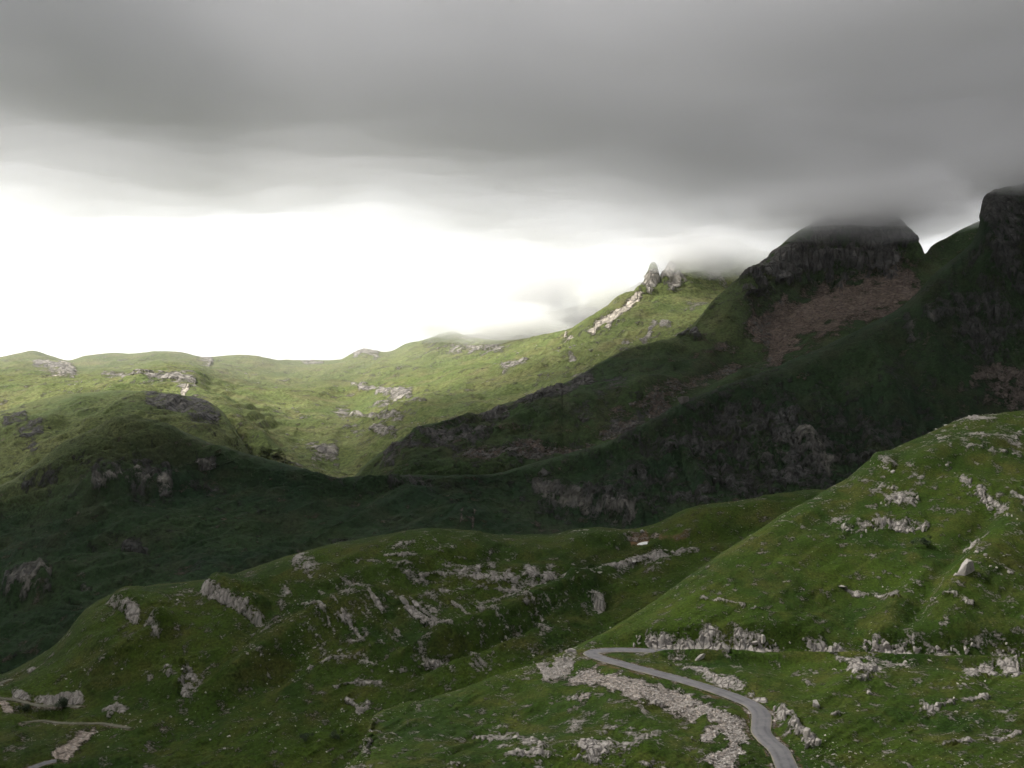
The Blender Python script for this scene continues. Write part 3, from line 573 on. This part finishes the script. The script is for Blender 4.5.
def road_mat():
    m, nt, n, l, bs = new_mat('asphalt'); b = NB(nt); co = b.coord()
    a = b.attr('across'); aa = b.math('ABSOLUTE', a)
    n1 = b.noise(co, 0.5, 5, 0.6); n2 = b.noise(co, 5.0, 3, 0.6)
    c = b.mix(b.mapr(n1, 0.38, 0.62), (0.075, 0.075, 0.083), (0.135, 0.132, 0.138))
    c = b.mix(b.mapr(n2, 0.4, 0.7, 0, 0.3), c, (0.06, 0.06, 0.066))
    wear = b.mapr(b.math('ABSOLUTE', b.math('SUBTRACT', aa, 0.42)), 0.0, 0.22, 0.0, 0.35)
    c = b.mix(wear, c, (0.19, 0.186, 0.19))
    e = b.mapr(b.math('ADD', aa, b.math('MULTIPLY', b.math('SUBTRACT', n1, 0.5), 0.5)), 0.86, 1.0)
    c = b.mix(e, c, (0.20, 0.175, 0.13))
    l.new(c, bs.inputs['Base Color']); bs.inputs['Roughness'].default_value = 0.85; bs.inputs['Specular IOR Level'].default_value = 0.25
    l.new(b.bump(n2, 0.3, 0.03), bs.inputs['Normal'])
    return m
def track_mat():
    m, nt, n, l, bs = new_mat('gravel track'); b = NB(nt); co = b.coord()
    n1 = b.noise(co, 0.4, 5, 0.6); n2 = b.noise(co, 3.0, 3, 0.6)
    c = b.mix(b.mapr(n1, 0.35, 0.65), (0.075, 0.075, 0.045), (0.15, 0.14, 0.11)); c = b.mix(b.mapr(n2, 0.4, 0.7, 0, 0.4), c, (0.10, 0.10, 0.06))
    l.new(c, bs.inputs['Base Color']); bs.inputs['Roughness'].default_value = 0.95
    return m
ROAD, TRACK = road_mat(), track_mat()

def px(u, v, d): return ((u-U0)/F*d, d, (V0-v)/F*d)
main = smooth_path([px(800, 800, 143), px(787, 768, 154.5), px(779, 750, 160.5), px(768, 740, 165), px(761, 731, 169), px(761.5, 722, 173), px(761, 713, 177), px(751, 704, 181.5), px(730, 695, 187), px(700, 685, 192.5), px(672, 677, 197.5), px(640, 668.5, 203), px(612, 661, 208.5),
                    px(597, 656.5, 212), px(591, 653.5, 214.3), px(595, 651.2, 216.4), px(606, 650, 217.6), px(622, 649.6, 218), px(650, 650.5, 217.3), px(700, 652.5, 215.6), px(800, 655, 212.9), px(900, 656.5, 209.8), px(1024, 660.5, 205.5), px(1180, 665, 201)], 0.8)
hair = int(np.argmin(np.hypot(main[:, 0]-px(625, 650, 218)[0], main[:, 1]-218)))
bed(L1, main, 1.75, 4.2)
up = smooth_path([px(u, v, d) for u, v, d in ((636, 651.2, 214.6), (668, 652.2, 213.2), (700, 653.4, 212.3), (800, 655.8, 209.7), (900, 657.4, 206.6), (1024, 661.5, 202.3), (1180, 666, 198))], 1.0)
def berm(L, path, h, w):
    m = (L.P[..., 0] > path[:, 0].min()) & (L.P[..., 1] > path[:, 1].min()-6) & (L.P[..., 1] < path[:, 1].max()+6) & (L.front > 0)
    P = L.P[m]; bd = np.full(len(P), 1e9); al = np.zeros(len(P))
    for i in range(len(path)-1):
        a, b = path[i], path[i+1]; d = b[:2]-a[:2]
        t = np.clip(((P[:, :2]-a[:2])@d)/(d@d+1e-9), 0, 1); r = np.hypot(*(P[:, :2]-(a[:2]+t[:, None]*d)).T)
        k = r < bd; bd = np.where(k, r, bd); al = np.where(k, i+t, al)
    P[:, 2] += h*np.exp(-(bd/w)**2)*sstep(0, 8, al)*(1+0.3*fbm(P, 6, 3, 8)); L.P[m] = P
berm(L1, up, 1.75, 1.5)
lower = []
for pts, half, mt, lb in [([(-60, 694), (0, 698), (22, 701), (45, 704.5), (62, 706), (80, 706.5)], 1.0, TRACK, 'pale gravel road under the low cliff at the lower left'),
                          ([(22, 721), (45, 722), (62, 722.5), (85, 723), (105, 724), (130, 728)], 0.9, TRACK, 'narrow gravel road above the scree chute at the lower left'),
                          ([(-20, 690), (0, 683.5), (8, 679), (13, 673)], 1.0, TRACK, 'short bend of gravel road at the left edge of the valley'),
                          ([(25, 772), (36, 765), (46, 762), (56, 761)], 1.5, ROAD, 'short grey asphalt bend at the bottom left corner')]:
    q = [at(L2, u, v) for u, v in pts]
    q = smooth_path(q, 1.0)
    k = np.ones(9)/9; z = np.convolve(np.pad(q[:, 2], 4, 'edge'), k, 'valid'); q[:, 2] = z
    bed(L2, q, half, 3.0); lower.append((q, half, mt, lb))

L3.dry = np.clip((1-sstep(120, 330, L3.U))*sstep(520, 430, L3.V + 0.25*L3.U - 20)*0.75 + 0.5*(1-sstep(0, 90, L3.U))*sstep(540, 470, L3.V), 0, 1)  # lit upper part of the left hill, put into the grass colour
build(L6, 'misty_mountain', M4, 'grey mountain mostly lost in mist behind the sunlit pasture', 'mountain')
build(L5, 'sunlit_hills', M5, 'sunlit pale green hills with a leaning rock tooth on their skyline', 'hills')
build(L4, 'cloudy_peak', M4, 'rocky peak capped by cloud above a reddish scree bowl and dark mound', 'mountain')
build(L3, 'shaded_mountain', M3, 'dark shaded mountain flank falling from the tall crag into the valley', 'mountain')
build(L2, 'limestone_ridge', M2, 'green ridge with limestone bands in the middle distance', 'ridge')
build(L1, 'near_hillside', M1, 'bright green near hillside carrying the winding road', 'hillside')
ribbon('road', main, 1.75, ROAD, 'narrow grey asphalt road winding round a hairpin on the near hillside')
for q, half, mt, lb in lower: ribbon('road', q, half, mt, lb, 0.06, 0.2)

gm, nt, n_, l_, bs_ = new_mat('valley ground'); bs_.inputs['Base Color'].default_value = (0.04, 0.06, 0.02, 1); bs_.inputs['Roughness'].default_value = 1
g = 30000.0
ground = raw_mesh('ground', np.array([(-g, -g, -330), (g, -g, -330), (g, g, -330), (-g, g, -330)], float), np.array([[0, 1, 2, 3]]), gm)
tag(ground, 'low green valley floor reaching out to the horizon', 'ground', None, 'structure')

# ------------------------------------------------------------------ clouds
def cloud_mat(name, density, color, aniso=0.2):
    m = bpy.data.materials.new(name); m.use_nodes = True; nt = m.node_tree
    nt.nodes.remove(nt.nodes['Principled BSDF'])
    v = nt.nodes.new('ShaderNodeVolumePrincipled')
    v.inputs['Color'].default_value = color + (1,); v.inputs['Density'].default_value = density; v.inputs['Anisotropy'].default_value = aniso
    nt.links.new(v.outputs[0], nt.nodes['Material Output'].inputs['Volume'])
    m.cycles.homogeneous_volume = True
    return m

def main_body(k):
    """the largest connected patch, so that no stray flecks of cloud are left beside the deck"""
    seen = np.zeros(k.shape, bool); i, j = np.argwhere(k)[0] if k.any() else (0, 0)
    st = [(int(k.shape[0]*0.4), k.shape[1]//2)] if k[int(k.shape[0]*0.4), k.shape[1]//2] else [(i, j)]
    for q in st: seen[q] = True
    while st:
        a, b = st.pop()
        for c, d in ((a+1, b), (a-1, b), (a, b+1), (a, b-1)):
            if 0 <= c < k.shape[0] and 0 <= d < k.shape[1] and k[c, d] and not seen[c, d]: seen[c, d] = True; st.append((c, d))
    return seen

def cloud_slab(name, X, Y, bottom, thick, mat, label):
    """a closed cloud body between two surfaces; cut away where it has no thickness"""
    nr, nc = X.shape; N = nr*nc
    keepv = main_body(thick > 3.0)
    T = np.maximum(thick, 3.0)
    V = np.vstack([np.stack([X, Y, bottom], -1).reshape(-1, 3), np.stack([X, Y, bottom+T], -1).reshape(-1, 3)])
    idx = np.arange(N).reshape(nr, nc)
    kq = keepv[:-1, :-1] & keepv[:-1, 1:] & keepv[1:, 1:] & keepv[1:, :-1]
    q = np.stack([idx[:-1, :-1], idx[:-1, 1:], idx[1:, 1:], idx[1:, :-1]], -1)[kq]
    e = np.vstack([q[:, [0, 1]], q[:, [1, 2]], q[:, [2, 3]], q[:, [3, 0]]])
    rim = e[~np.isin(e[:, 0]*N + e[:, 1], e[:, 1]*N + e[:, 0])]          # open edges get a wall, so the body is closed
    faces = np.vstack([q[:, ::-1], q + N, np.stack([rim[:, 0], rim[:, 1], rim[:, 1]+N, rim[:, 0]+N], -1)])
    u, inv = np.unique(faces.ravel(), return_inverse=True)
    ob = raw_mesh(name, V[u], inv.reshape(faces.shape), mat)
    return tag(ob, label, 'cloud', None, 'stuff')

gx = np.concatenate([np.linspace(-9000, -2500, 50)[:-1], np.linspace(-2500, 2500, 260), np.linspace(2500, 9000, 50)[1:]])
gy = np.concatenate([np.linspace(-6000, -200, 60)[:-1], np.linspace(-200, 3400, 240)])
X, Y = np.meshgrid(gx, gy)
P0 = np.stack([X, Y, X*0], -1)
edge = 1800 + np.clip(X-100, -300, 900)*0.12 - 470*sstep(-500, -1030, X)
edge = edge + 120*fbm(P0, 800, 2, 61)
hole = np.exp(-(((X+260)/430)**2 + ((Y-340)/270)**2))
main_bil = 40*fbm(P0, 480, 5, 64, 0.55)
gap = sstep(0, 760, edge-Y)
for k in range(6):                       # the deck: overlapping sheets of vapour, each with billows of its own
    bil = main_bil + (25+4*k)*fbm(P0, 170, 4, 70+k, 0.55) + 7*fbm(P0, 45, 3, 80+k)
    base = 218 + 15*k + bil
    ek = edge + (200, 130, 50, -40, -130, -210)[k] + 150*fbm(P0, 420, 4, 50+k) + 80*fbm(P0, 130, 3, 20+k)
    th = (215-18*k)*sstep(0, (1150, 1000, 800, 760, 700, 700)[k], ek-Y)*(1+0.45*fbm(P0, 520, 4, 30+k)) - 3 + 105*fbm(P0, 240, 4, 90+k)*sstep(50, 500, ek-Y)
    th = th*(1-0.78*hole)
    if k == 0: th = np.minimum(th, 90)
    cloud_slab('cloud_deck', X, Y, base, th, cloud_mat('cloud deck', (0.0036, 0.0034, 0.0028, 0.0028, 0.003, 0.003)[k], (0.955, 0.961, 0.986)), ('thin grey vapour trailing under the low cloud deck', 'low grey cloud deck hanging over the valley and swallowing the peaks')[min(k, 1)])

def puff(x, y, z, rx, ry, rz, seed, dens, label, col=(0.99, 0.99, 0.99)):
    """one bank of mist: nested shells so that it thins towards its rim"""
    root = None
    for k, sc_ in enumerate((1.0, 0.82, 0.62, 0.42)):
        bm = bmesh.new(); bmesh.ops.create_icosphere(bm, subdivisions=5, radius=1.0)
        V = np.array([v.co[:] for v in bm.verts]); Fc = np.array([[v.index for v in f.verts] for f in bm.faces]); bm.free()
        V = V*sc_*(1+0.85*fbm(V+seed*3.1, 0.6, 5, seed+0.35*k, 0.55))[:, None]
        V = V*np.array([rx, ry, rz]) + (np.array([x, y, z]) if root is None else 0)
        o = raw_mesh('mist' if root is None else 'mist_core', V, Fc, cloud_mat('mist', dens*(0.5+0.5*k), col, 0.4))
        if root is None: root = tag(o, label, 'mist', None, 'stuff'); base = np.array([x, y, z])
        else: o.parent = root; o.location = tuple(base); o['kind'] = 'stuff'
def puff_at(u, v, d, *a, **k): p = px(u, v, d); puff(p[0], p[1], p[2], *a, **k)
puff_at(440, 322, 2300, 130, 150, 40, 3, 0.0042, 'white mist bank on the skyline behind the sunlit pasture')
puff_at(545, 282, 2250, 330, 200, 120, 5, 0.0034, 'white mist bank streaming away to the left of the leaning rock tooth')
puff_at(700, 250, 1700, 120, 80, 48, 7, 0.0075, 'pale mist hiding the crags beside the leaning rock tooth')
puff_at(505, 322, 2060, 150, 130, 40, 21, 0.0060, 'soft white mist rolling over the middle of the sunlit ridge')
puff_at(600, 292, 1830, 75, 70, 34, 23, 0.0060, 'small torn mist shred on the ridge left of the leaning rock tooth')
puff_at(862, 200, 1425, 190, 130, 40, 9, 0.013, 'grey cloud cap wrapped over the broad rocky peak', (0.965, 0.97, 0.98))
puff_at(1040, 180, 1090, 115, 95, 26, 12, 0.006, 'grey cloud cap on the tall crag at the right edge', (0.965, 0.97, 0.98))
hz = raw_mesh('haze', np.array([(x, y, z) for x in (-9000, 9000) for y in (-4000, 7000) for z in (-334, 345)], float), np.array([[0, 1, 3, 2], [4, 6, 7, 5], [0, 4, 5, 1], [2, 3, 7, 6], [0, 2, 6, 4], [1, 5, 7, 3]]), cloud_mat('haze', 0.000013, (0.97, 0.98, 1.0), 0.3), None, False)
bm = bmesh.new(); bmesh.ops.create_icosphere(bm, subdivisions=4, radius=1.0)
vv_ = np.array([v.co[:] for v in bm.verts])*np.array([1300, 800, 190]) + np.array(px(250, 345, 2500)); ff_ = np.array([[v.index for v in f.verts] for f in bm.faces]); bm.free()
hz2 = raw_mesh('haze', vv_, ff_, cloud_mat('sunlit haze', 0.00020, (0.99, 0.985, 0.97), 0.3)); tag(hz2, 'bright sunlit haze over the far pasture', 'haze', None, 'stuff')
tag(hz, 'thin haze filling the air of the valley', 'haze', None, 'stuff')

# ------------------------------------------------------------------ rocks
def rock_mat(name, k):
    m, nt, n, l, bs = new_mat(name); b = NB(nt); co = b.coord()
    oi = n.new('ShaderNodeObjectInfo').outputs['Random']; tone = b.attr('tone')
    n1 = b.noise(co, 1.3, 5, 0.65); n2 = b.noise(co, 6.0, 4, 0.6)
    c = b.mix(b.mapr(n1, 0.35, 0.65), (0.49, 0.46, 0.43), (0.33, 0.305, 0.28))
    c = b.mix(b.mapr(n2, 0.5, 0.7, 0, 0.45), c, (0.13, 0.125, 0.11))
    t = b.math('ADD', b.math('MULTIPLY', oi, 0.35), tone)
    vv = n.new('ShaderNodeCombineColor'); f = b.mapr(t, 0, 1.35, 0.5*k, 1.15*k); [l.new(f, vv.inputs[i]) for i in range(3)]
    c = b.mix(1.0, c, vv.outputs[0], 'MULTIPLY')
    l.new(c, bs.inputs['Base Color']); bs.inputs['Roughness'].default_value = 0.92; bs.inputs['Specular IOR Level'].default_value = 0.15
    l.new(b.bump(n2, 0.6, 0.12, b.bump(n1, 0.6, 0.3)), bs.inputs['Normal'])
    return m
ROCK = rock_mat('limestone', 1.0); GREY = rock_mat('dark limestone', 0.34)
rr = random.Random(4)
def hull(npts, seed, detail=False):
    r = random.Random(seed); bm = bmesh.new()
    for i in range(npts):
        v = Vector((r.gauss(0, 1), r.gauss(0, 1), r.gauss(0, 1))).normalized()*r.uniform(0.75, 1.0)
        v = Vector((max(-0.8, min(0.8, v.x)), max(-0.75, min(0.75, v.y)), max(-0.7, min(0.7, v.z))))
        bm.verts.new(v)
    g_ = bmesh.ops.convex_hull(bm, input=bm.verts)
    bmesh.ops.delete(bm, geom=[e for e in g_['geom_interior'] if isinstance(e, bmesh.types.BMVert)], context='VERTS')
    if detail:
        bmesh.ops.bevel(bm, geom=list(bm.edges), offset=0.03, segments=1, affect='EDGES')
        bmesh.ops.triangulate(bm, faces=bm.faces)
        bmesh.ops.subdivide_edges(bm, edges=list(bm.edges), cuts=2, use_grid_fill=True)
        V = np.array([v.co[:] for v in bm.verts])
        n = 0.07*fbm(V+seed*2.2, 0.6, 4, seed) + 0.05*np.round(3*fbm(V, 0.5, 2, seed+1, 0.5, False, (1, 1, 0.5)))/3
        for v, k in zip(bm.verts, n): v.co *= 1+k
    bmesh.ops.triangulate(bm, faces=bm.faces)
    V = np.array([v.co[:] for v in bm.verts]); Fc = np.array([[v.index for v in f.verts] for f in bm.faces]); bm.free()
    return V, Fc
RV = []
for i in range(10):
    V, Fc = hull(13, 100+i, True)
    me_o = raw_mesh('rock', V, Fc, ROCK, {'tone': np.full(len(V), 0.5)}, False); me = me_o.data
    bpy.data.objects.remove(me_o); RV.append(me)
SV = [hull(9, 200+i) for i in range(8)]

def rock(p, size, label, group, stretch=(1, 1, 1), rot=None, name='rock', sink=0.3, mesh=None):
    o = bpy.data.objects.new(name, mesh or rr.choice(RV)); C.objects.link(o)
    sx, sy, sz = (size*k*rr.uniform(0.8, 1.2) for k in stretch)
    o.scale = (sx*0.62, sy*0.62, sz*0.62)
    o.rotation_euler = rot or (rr.uniform(-0.3, 0.3), rr.uniform(-0.3, 0.3), rr.uniform(0, 6.28))
    o.location = (p[0], p[1], p[2] + sz*(0.42-sink))
    return tag(o, label, 'rock', group)

def rock_line(L, pts, n, spread, sizes, label, group, stretch=(1, 1, 1)):
    p = np.array(pts, float); seg = np.hypot(*np.diff(p, axis=0).T); cum = np.r_[0, np.cumsum(seg)]
    for i in range(n):
        t = rr.uniform(0, cum[-1]); k = min(int(np.searchsorted(cum, t)), len(seg)) - 1; k = max(k, 0)
        q = p[k] + (p[k+1]-p[k])*((t-cum[k])/seg[k])
        u, v = q[0]+rr.gauss(0, spread*0.6), q[1]+rr.gauss(0, spread)
        a, b = sizes; sz = 0.78*a*(b/a)**(rr.random()**2.0)
        rock(at(L, u, v), sz, label, group, stretch)

GM_ = RV[2].copy(); GM_.materials[0] = GREY
rock_line(L1, [(632, 642), (700, 643), (775, 645), (842, 650)], 62, 3.4, (0.7, 2.6), 'pale rock in the long broken cliff above the hairpin road', 'rocks of the cliff above the upper road', (0.9, 0.8, 1.35))
rock_line(L1, [(866, 648), (892, 645), (918, 649)], 20, 3.6, (0.8, 3.0), 'pale rock in the short steep outcrop at the bottom of the grassy gully', 'rocks of the outcrop below the gully', (0.9, 0.8, 1.4))
rock_line(L1, [(930, 650), (980, 650), (1030, 652)], 26, 3.2, (0.6, 1.9), 'pale rock in the low band above the upper road by the right edge', 'rocks of the band by the right edge', (1.1, 0.9, 1.0))
rock_line(L1, [(776, 708), (788, 722), (800, 738), (818, 744)], 20, 3.0, (0.7, 2.2), 'pale upright rock in the road cut beside the near bend', 'rocks of the road cut', (0.8, 0.8, 1.6))
rock_line(L1, [(838, 534), (880, 530), (900, 531), (938, 528)], 24, 1.3, (0.6, 2.0), 'pale rock in the level row of teeth half way up the near slope', 'rocks of the level row on the slope', (0.9, 0.8, 1.3))
rock_line(L1, [(940, 459), (957, 477), (975, 493), (1000, 513), (1024, 524)], 22, 1.5, (0.7, 2.1), 'pale rock in the slanting line below the hilltop', 'rocks of the slanting line', (1.0, 0.9, 1.1))
rock_line(L1, [(868, 462), (880, 466), (892, 472)], 11, 1.4, (0.7, 2.0), 'grey rock in the small outcrop that breaks the hill skyline', 'rocks of the skyline outcrop', (1.1, 0.9, 1.0))
rock_line(L1, [(935, 424), (960, 418), (1000, 416), (1024, 436)], 26, 5.0, (0.4, 1.7), 'pale rock scattered on the rounded hilltop', 'rocks on the hilltop', (1.3, 1.0, 0.7))
rock_line(L1, [(876, 508), (890, 500), (920, 502)], 18, 3.5, (0.5, 1.8), 'grey rock in the loose cluster above the level row of teeth', 'rocks of the loose cluster', (0.9, 0.9, 1.2))
rock_line(L1, [(965, 548), (985, 560), (1015, 575)], 16, 6.0, (0.5, 1.9), 'pale rock strewn round the big boulder in the gully', 'rocks round the big boulder', (1.2, 1.0, 0.8))
rock_line(L1, [(830, 672), (870, 670), (930, 664)], 14, 2.5, (0.5, 1.8), 'pale slab rock on the bank under the upper road', 'slab rocks under the upper road', (1.9, 0.9, 0.55))
rock_line(L1, [(955, 685), (985, 676), (1020, 672)], 14, 3.0, (0.5, 1.6), 'pinkish rock in the flat patch under the upper road by the right edge', 'rocks of the flat patch', (1.7, 1.0, 0.5))
rock_line(L2, [(575, 574), (620, 567), (660, 553), (705, 549)], 24, 2.0, (0.9, 3.2), 'grey rock in the pavement of slabs below the snow patch', 'rocks of the slab pavement', (1.6, 1.0, 0.7))
rock(at(L1, 966, 572), 4.4, 'biggest pale boulder, rounded, lying in the grassy gully on the right', None, (1.0, 0.85, 1.05), (0.1, -0.25, 0.4), 'boulder')
rock(at(L1, 955, 576), 1.3, 'low stone touching the foot of the biggest boulder', None, (1.3, 0.9, 0.7), None, 'boulder')
rock(at(L1, 699, 660), 2.6, 'thin white slab leaning on the grass between the two roads', None, (1.5, 0.35, 0.35), (0.0, -0.55, 0.15), 'rock_slab', 0.1)
rock(at(L1, 571, 652), 1.9, 'grey round boulder at the tip of the spur by the hairpin', None, (1.2, 1.0, 0.9), None, 'boulder')
rock(at(L1, 815, 706), 1.7, 'lone pale boulder on the grass above the near road cut', None, (0.9, 0.9, 1.3), None, 'boulder')
rock(at(L1, 842, 588), 2.0, 'flat pale rock alone in the middle of the near slope', None, (2.2, 1.0, 0.5), None, 'rock_slab')
rock(at(L1, 868, 693), 1.3, 'lone white stone on the bank below the slab rocks', None, (1.4, 1.0, 0.7), None, 'boulder')
rock(at(L2, 642, 533), 2.2, 'white boulder standing on the ridge above the snow patch', None, (0.9, 0.9, 1.2), None, 'boulder')
rock(at(L2, 624, 535), 2.2, 'grey boulder on the ridge left of the snow patch', None, (0.9, 0.9, 1.1), None, 'boulder')
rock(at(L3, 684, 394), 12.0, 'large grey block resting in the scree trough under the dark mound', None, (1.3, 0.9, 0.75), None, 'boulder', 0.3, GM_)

def stones(name, L, n, sizes, label, weight, flat=0.6, sink=0.25, mat=None):
    w = (weight*L.front).ravel(); w = np.clip(w, 0, None); w = w/w.sum()
    ids = rng.choice(len(w), n, p=w)
    P = L.P.reshape(-1, 3)[ids]
    a, b = sizes; sz = a*(b/a)**(rng.random(n)**2.4)
    VV, FF, TT, off = [], [], [], 0
    kind = rng.integers(0, len(SV), n)
    for k, (V, Fc) in enumerate(SV):
        q = np.where(kind == k)[0]; m_ = len(q)
        if not m_: continue
        th = rng.random(m_)*6.283; tl = rng.normal(0, 0.35, m_)
        W = V[None]*(sz[q, None, None]*0.6*np.stack([rng.uniform(0.8, 1.5, m_), rng.uniform(0.7, 1.2, m_), rng.uniform(0.5, 1.1, m_)*flat/0.6], -1)[:, None, :])
        ct, st = np.cos(tl)[:, None], np.sin(tl)[:, None]
        y, z = W[..., 1]*ct - W[..., 2]*st, W[..., 1]*st + W[..., 2]*ct
        c_, s_ = np.cos(th)[:, None], np.sin(th)[:, None]
        x2, y2 = W[..., 0]*c_ - y*s_, W[..., 0]*s_ + y*c_
        W = np.stack([x2, y2, z], -1) + P[q, None, :] + np.array([0, 0, 1.0])*(sz[q]*(0.3-sink))[:, None, None]
        VV.append(W.reshape(-1, 3)); FF.append((Fc[None] + (np.arange(m_)*len(V))[:, None, None] + off).reshape(-1, 3))
        TT.append(np.repeat(rng.random(m_), len(V))); off += m_*len(V)
    o = raw_mesh(name, np.vstack(VV), np.vstack(FF), mat or ROCK, {'tone': np.concatenate(TT)}, False)
    return tag(o, label, 'stones', None, 'stuff')

def roadless(L):
    d = np.full(L.P.shape[:2], 1.0)
    if L is L1:
        q = main[::2]; m = (L.P[..., 1] > 140) & (L.P[..., 1] < 225); P = L.P[m][:, :2]; bd = np.full(len(P), 1e9)
        for p in q: bd = np.minimum(bd, np.hypot(P[:, 0]-p[0], P[:, 1]-p[1]))
        d[m] = bd > 2.6
    return d
clear1 = roadless(L1)
cl = np.clip(fbm(L1.P, 14, 4, 81)+0.05, 0, 1)**2 + 0.5*np.clip(L1.rock-0.15, 0, 1)
stones('scattered_stones', L1, 4200, (0.12, 0.55), 'small pale stones scattered through the turf of the near hillside', cl*clear1*(L1.V < 900)*(1-0.85*np.exp(-(((L1.U-760)/120)**2+((L1.V-585)/45)**2))))
stones('scree', L1, 14000, (0.11, 0.55), 'loose pale scree tipped down the slope below the road', np.clip(L1.scree-0.35, 0, 1)*clear1, 0.55, 0.2)
cl2 = np.clip(fbm(L2.P, 30, 4, 82)-0.02, 0, 1)**2 + 0.7*np.clip(L2.rock-0.2, 0, 1)
dens2 = 0.5*np.exp(-(((L2.U-440)/260)**2 + ((L2.V-610)/70)**2)) + 0.25
cl2 = cl2*(L2.V < 790)*(L2.U > -20)*(L2.U < 860)
stones('scattered_stones', L2, 2400, (0.22, 1.2), 'small pale stones scattered through the turf of the limestone ridge', cl2*dens2 + 0.35*zone*np.clip(beds-0.1, 0, 1))
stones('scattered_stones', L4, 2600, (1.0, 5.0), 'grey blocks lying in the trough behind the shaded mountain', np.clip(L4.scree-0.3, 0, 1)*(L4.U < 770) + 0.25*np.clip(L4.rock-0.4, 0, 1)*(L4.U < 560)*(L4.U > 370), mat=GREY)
stones('scattered_stones', L5, 900, (1.2, 6.0), 'pale stones dotted over the far sunlit pasture', np.clip(fbm(L5.P, 120, 4, 83)-0.1, 0, 1)**2 + 0.3*np.clip(L5.rock-0.3, 0, 1))

# ------------------------------------------------------------------ snow patch
def snow():
    m, nt, n, l, bs = new_mat('old snow'); b = NB(nt); co = b.coord()
    l.new(b.mix(b.mapr(b.noise(co, 1.2, 4), 0.4, 0.7), (0.82, 0.83, 0.84), (0.62, 0.60, 0.58)), bs.inputs['Base Color']); bs.inputs['Roughness'].default_value = 0.6
    a, c = at(L2, 635, 545), at(L2, 648, 541.5)
    ax = c-a; ax_l = np.linalg.norm(ax); ax = ax/ax_l; side = np.array([-ax[1], ax[0], 0]); up_ = np.cross(ax, side)
    nu, nv = 40, 14; G = np.zeros((nv, nu, 3))
    for i in range(nv):
        for j in range(nu):
            s_, t_ = j/(nu-1)*2-1, i/(nv-1)*2-1
            w = (1.9+0.5*math.sin(3*s_+1)+0.3*math.sin(9*s_))*math.sqrt(max(0, 1-s_**4))
            h = 0.7*max(0, 1-t_*t_)**0.6*math.sqrt(max(0, 1-s_*s_)) - 0.35
            G[i, j] = a + ax*(ax_l*(s_+1)/2) + side*(t_*w) + up_*h
    o = grid_mesh('snow_patch', G, m)
    tag(o, 'small white snow patch lying on bare reddish soil of the ridge', 'snow patch')
snow()

# ------------------------------------------------------------------ bushes
def leaf_mat():
    m, nt, n, l, bs = new_mat('dark needles'); b = NB(nt)
    l.new(b.mix(b.attr('tone'), (0.012, 0.026, 0.010), (0.035, 0.062, 0.018)), bs.inputs['Base Color']); bs.inputs['Roughness'].default_value = 0.8
    return m
def bark_mat():
    m, nt, n, l, bs = new_mat('bark'); b = NB(nt)
    l.new(b.mix(b.noise(b.coord(), 3, 4), (0.07, 0.05, 0.035), (0.13, 0.10, 0.075)), bs.inputs['Base Color']); bs.inputs['Roughness'].default_value = 0.95
    return m
LEAF, BARK = leaf_mat(), bark_mat()
def bush(L, u, v, w, h, seed, label, name='bush', cat='bush'):
    r = np.random.default_rng(seed); p = at(L, u, v)
    root = tag(empty(name, tuple(p)), label, cat)
    nb = 9
    cen = np.stack([r.normal(0, w*0.24, nb), r.normal(0, w*0.24, nb), h*r.uniform(0.3, 0.72, nb)], -1); rad = r.uniform(0.18, 0.32, nb)*min(w, h*1.3)
    n = 1500; k = r.integers(0, nb, n)
    d = r.normal(size=(n, 3)); d /= np.linalg.norm(d, axis=1, keepdims=True)
    c = cen[k] + d*(rad[k]*r.uniform(0.55, 1.1, n))[:, None]; c[:, 2] = np.maximum(c[:, 2], 0.05)
    a = r.normal(size=(n, 3)); a /= np.linalg.norm(a, axis=1, keepdims=True); b_ = np.cross(a, d); b_ /= np.linalg.norm(b_, axis=1, keepdims=True)+1e-9
    s_ = (0.055*min(w, h)*r.uniform(0.6, 1.4, n))[:, None]
    V = np.stack([c-a*s_, c+b_*s_*0.6, c+a*s_, c-b_*s_*0.6], 1).reshape(-1, 3)
    o = raw_mesh('crown', V, np.arange(n*4).reshape(-1, 4), LEAF, {'tone': np.repeat(r.random(n), 4)}, False); o.parent = root
    vs_, fs_, off = [], [], 0
    for b0 in cen[:6]:
        t = np.linspace(0, 1, 4); ang = np.arange(6)/6*6.283
        ring = np.stack([np.cos(ang), np.sin(ang), ang*0], -1)
        pts = np.stack([b0*tt*np.array([1, 1, 1]) for tt in t])
        pts[:, :2] *= t[:, None]**0.5
        V = (pts[:, None, :] + ring[None]*(0.035*h*(1-0.75*t))[:, None, None]); V[0, :, 2] -= 0.3
        V = V.reshape(-1, 3)
        q = [[i*6+j, i*6+(j+1) % 6, (i+1)*6+(j+1) % 6, (i+1)*6+j] for i in range(3) for j in range(6)]
        vs_.append(V); fs_.append(np.array(q)+off); off += len(V)
    t_ = raw_mesh('trunk', np.vstack(vs_), np.vstack(fs_), BARK, None, True); t_.parent = root
bush(L2, 62, 709, 4.2, 3.8, 1, 'round dark green bush beside the gravel road at the lower left')
bush(L2, 25, 712, 3.0, 3.0, 2, 'smaller dark bush on the bank between the two lower left roads')
bush(L1, 926, 546, 5.2, 2.2, 3, 'wide dark juniper below the level row of rock teeth', 'juniper', 'bush')
bush(L2, 306, 740, 4.2, 2.0, 4, 'low dark shrub, left one of the pair on the green slope', 'juniper')
bush(L2, 335, 738, 5.4, 2.2, 5, 'broad dark shrub, right one of the pair on the green slope', 'juniper')
bush(L2, 534, 627, 3.4, 1.8, 6, 'small dark shrub in a hollow behind the spur', 'juniper')
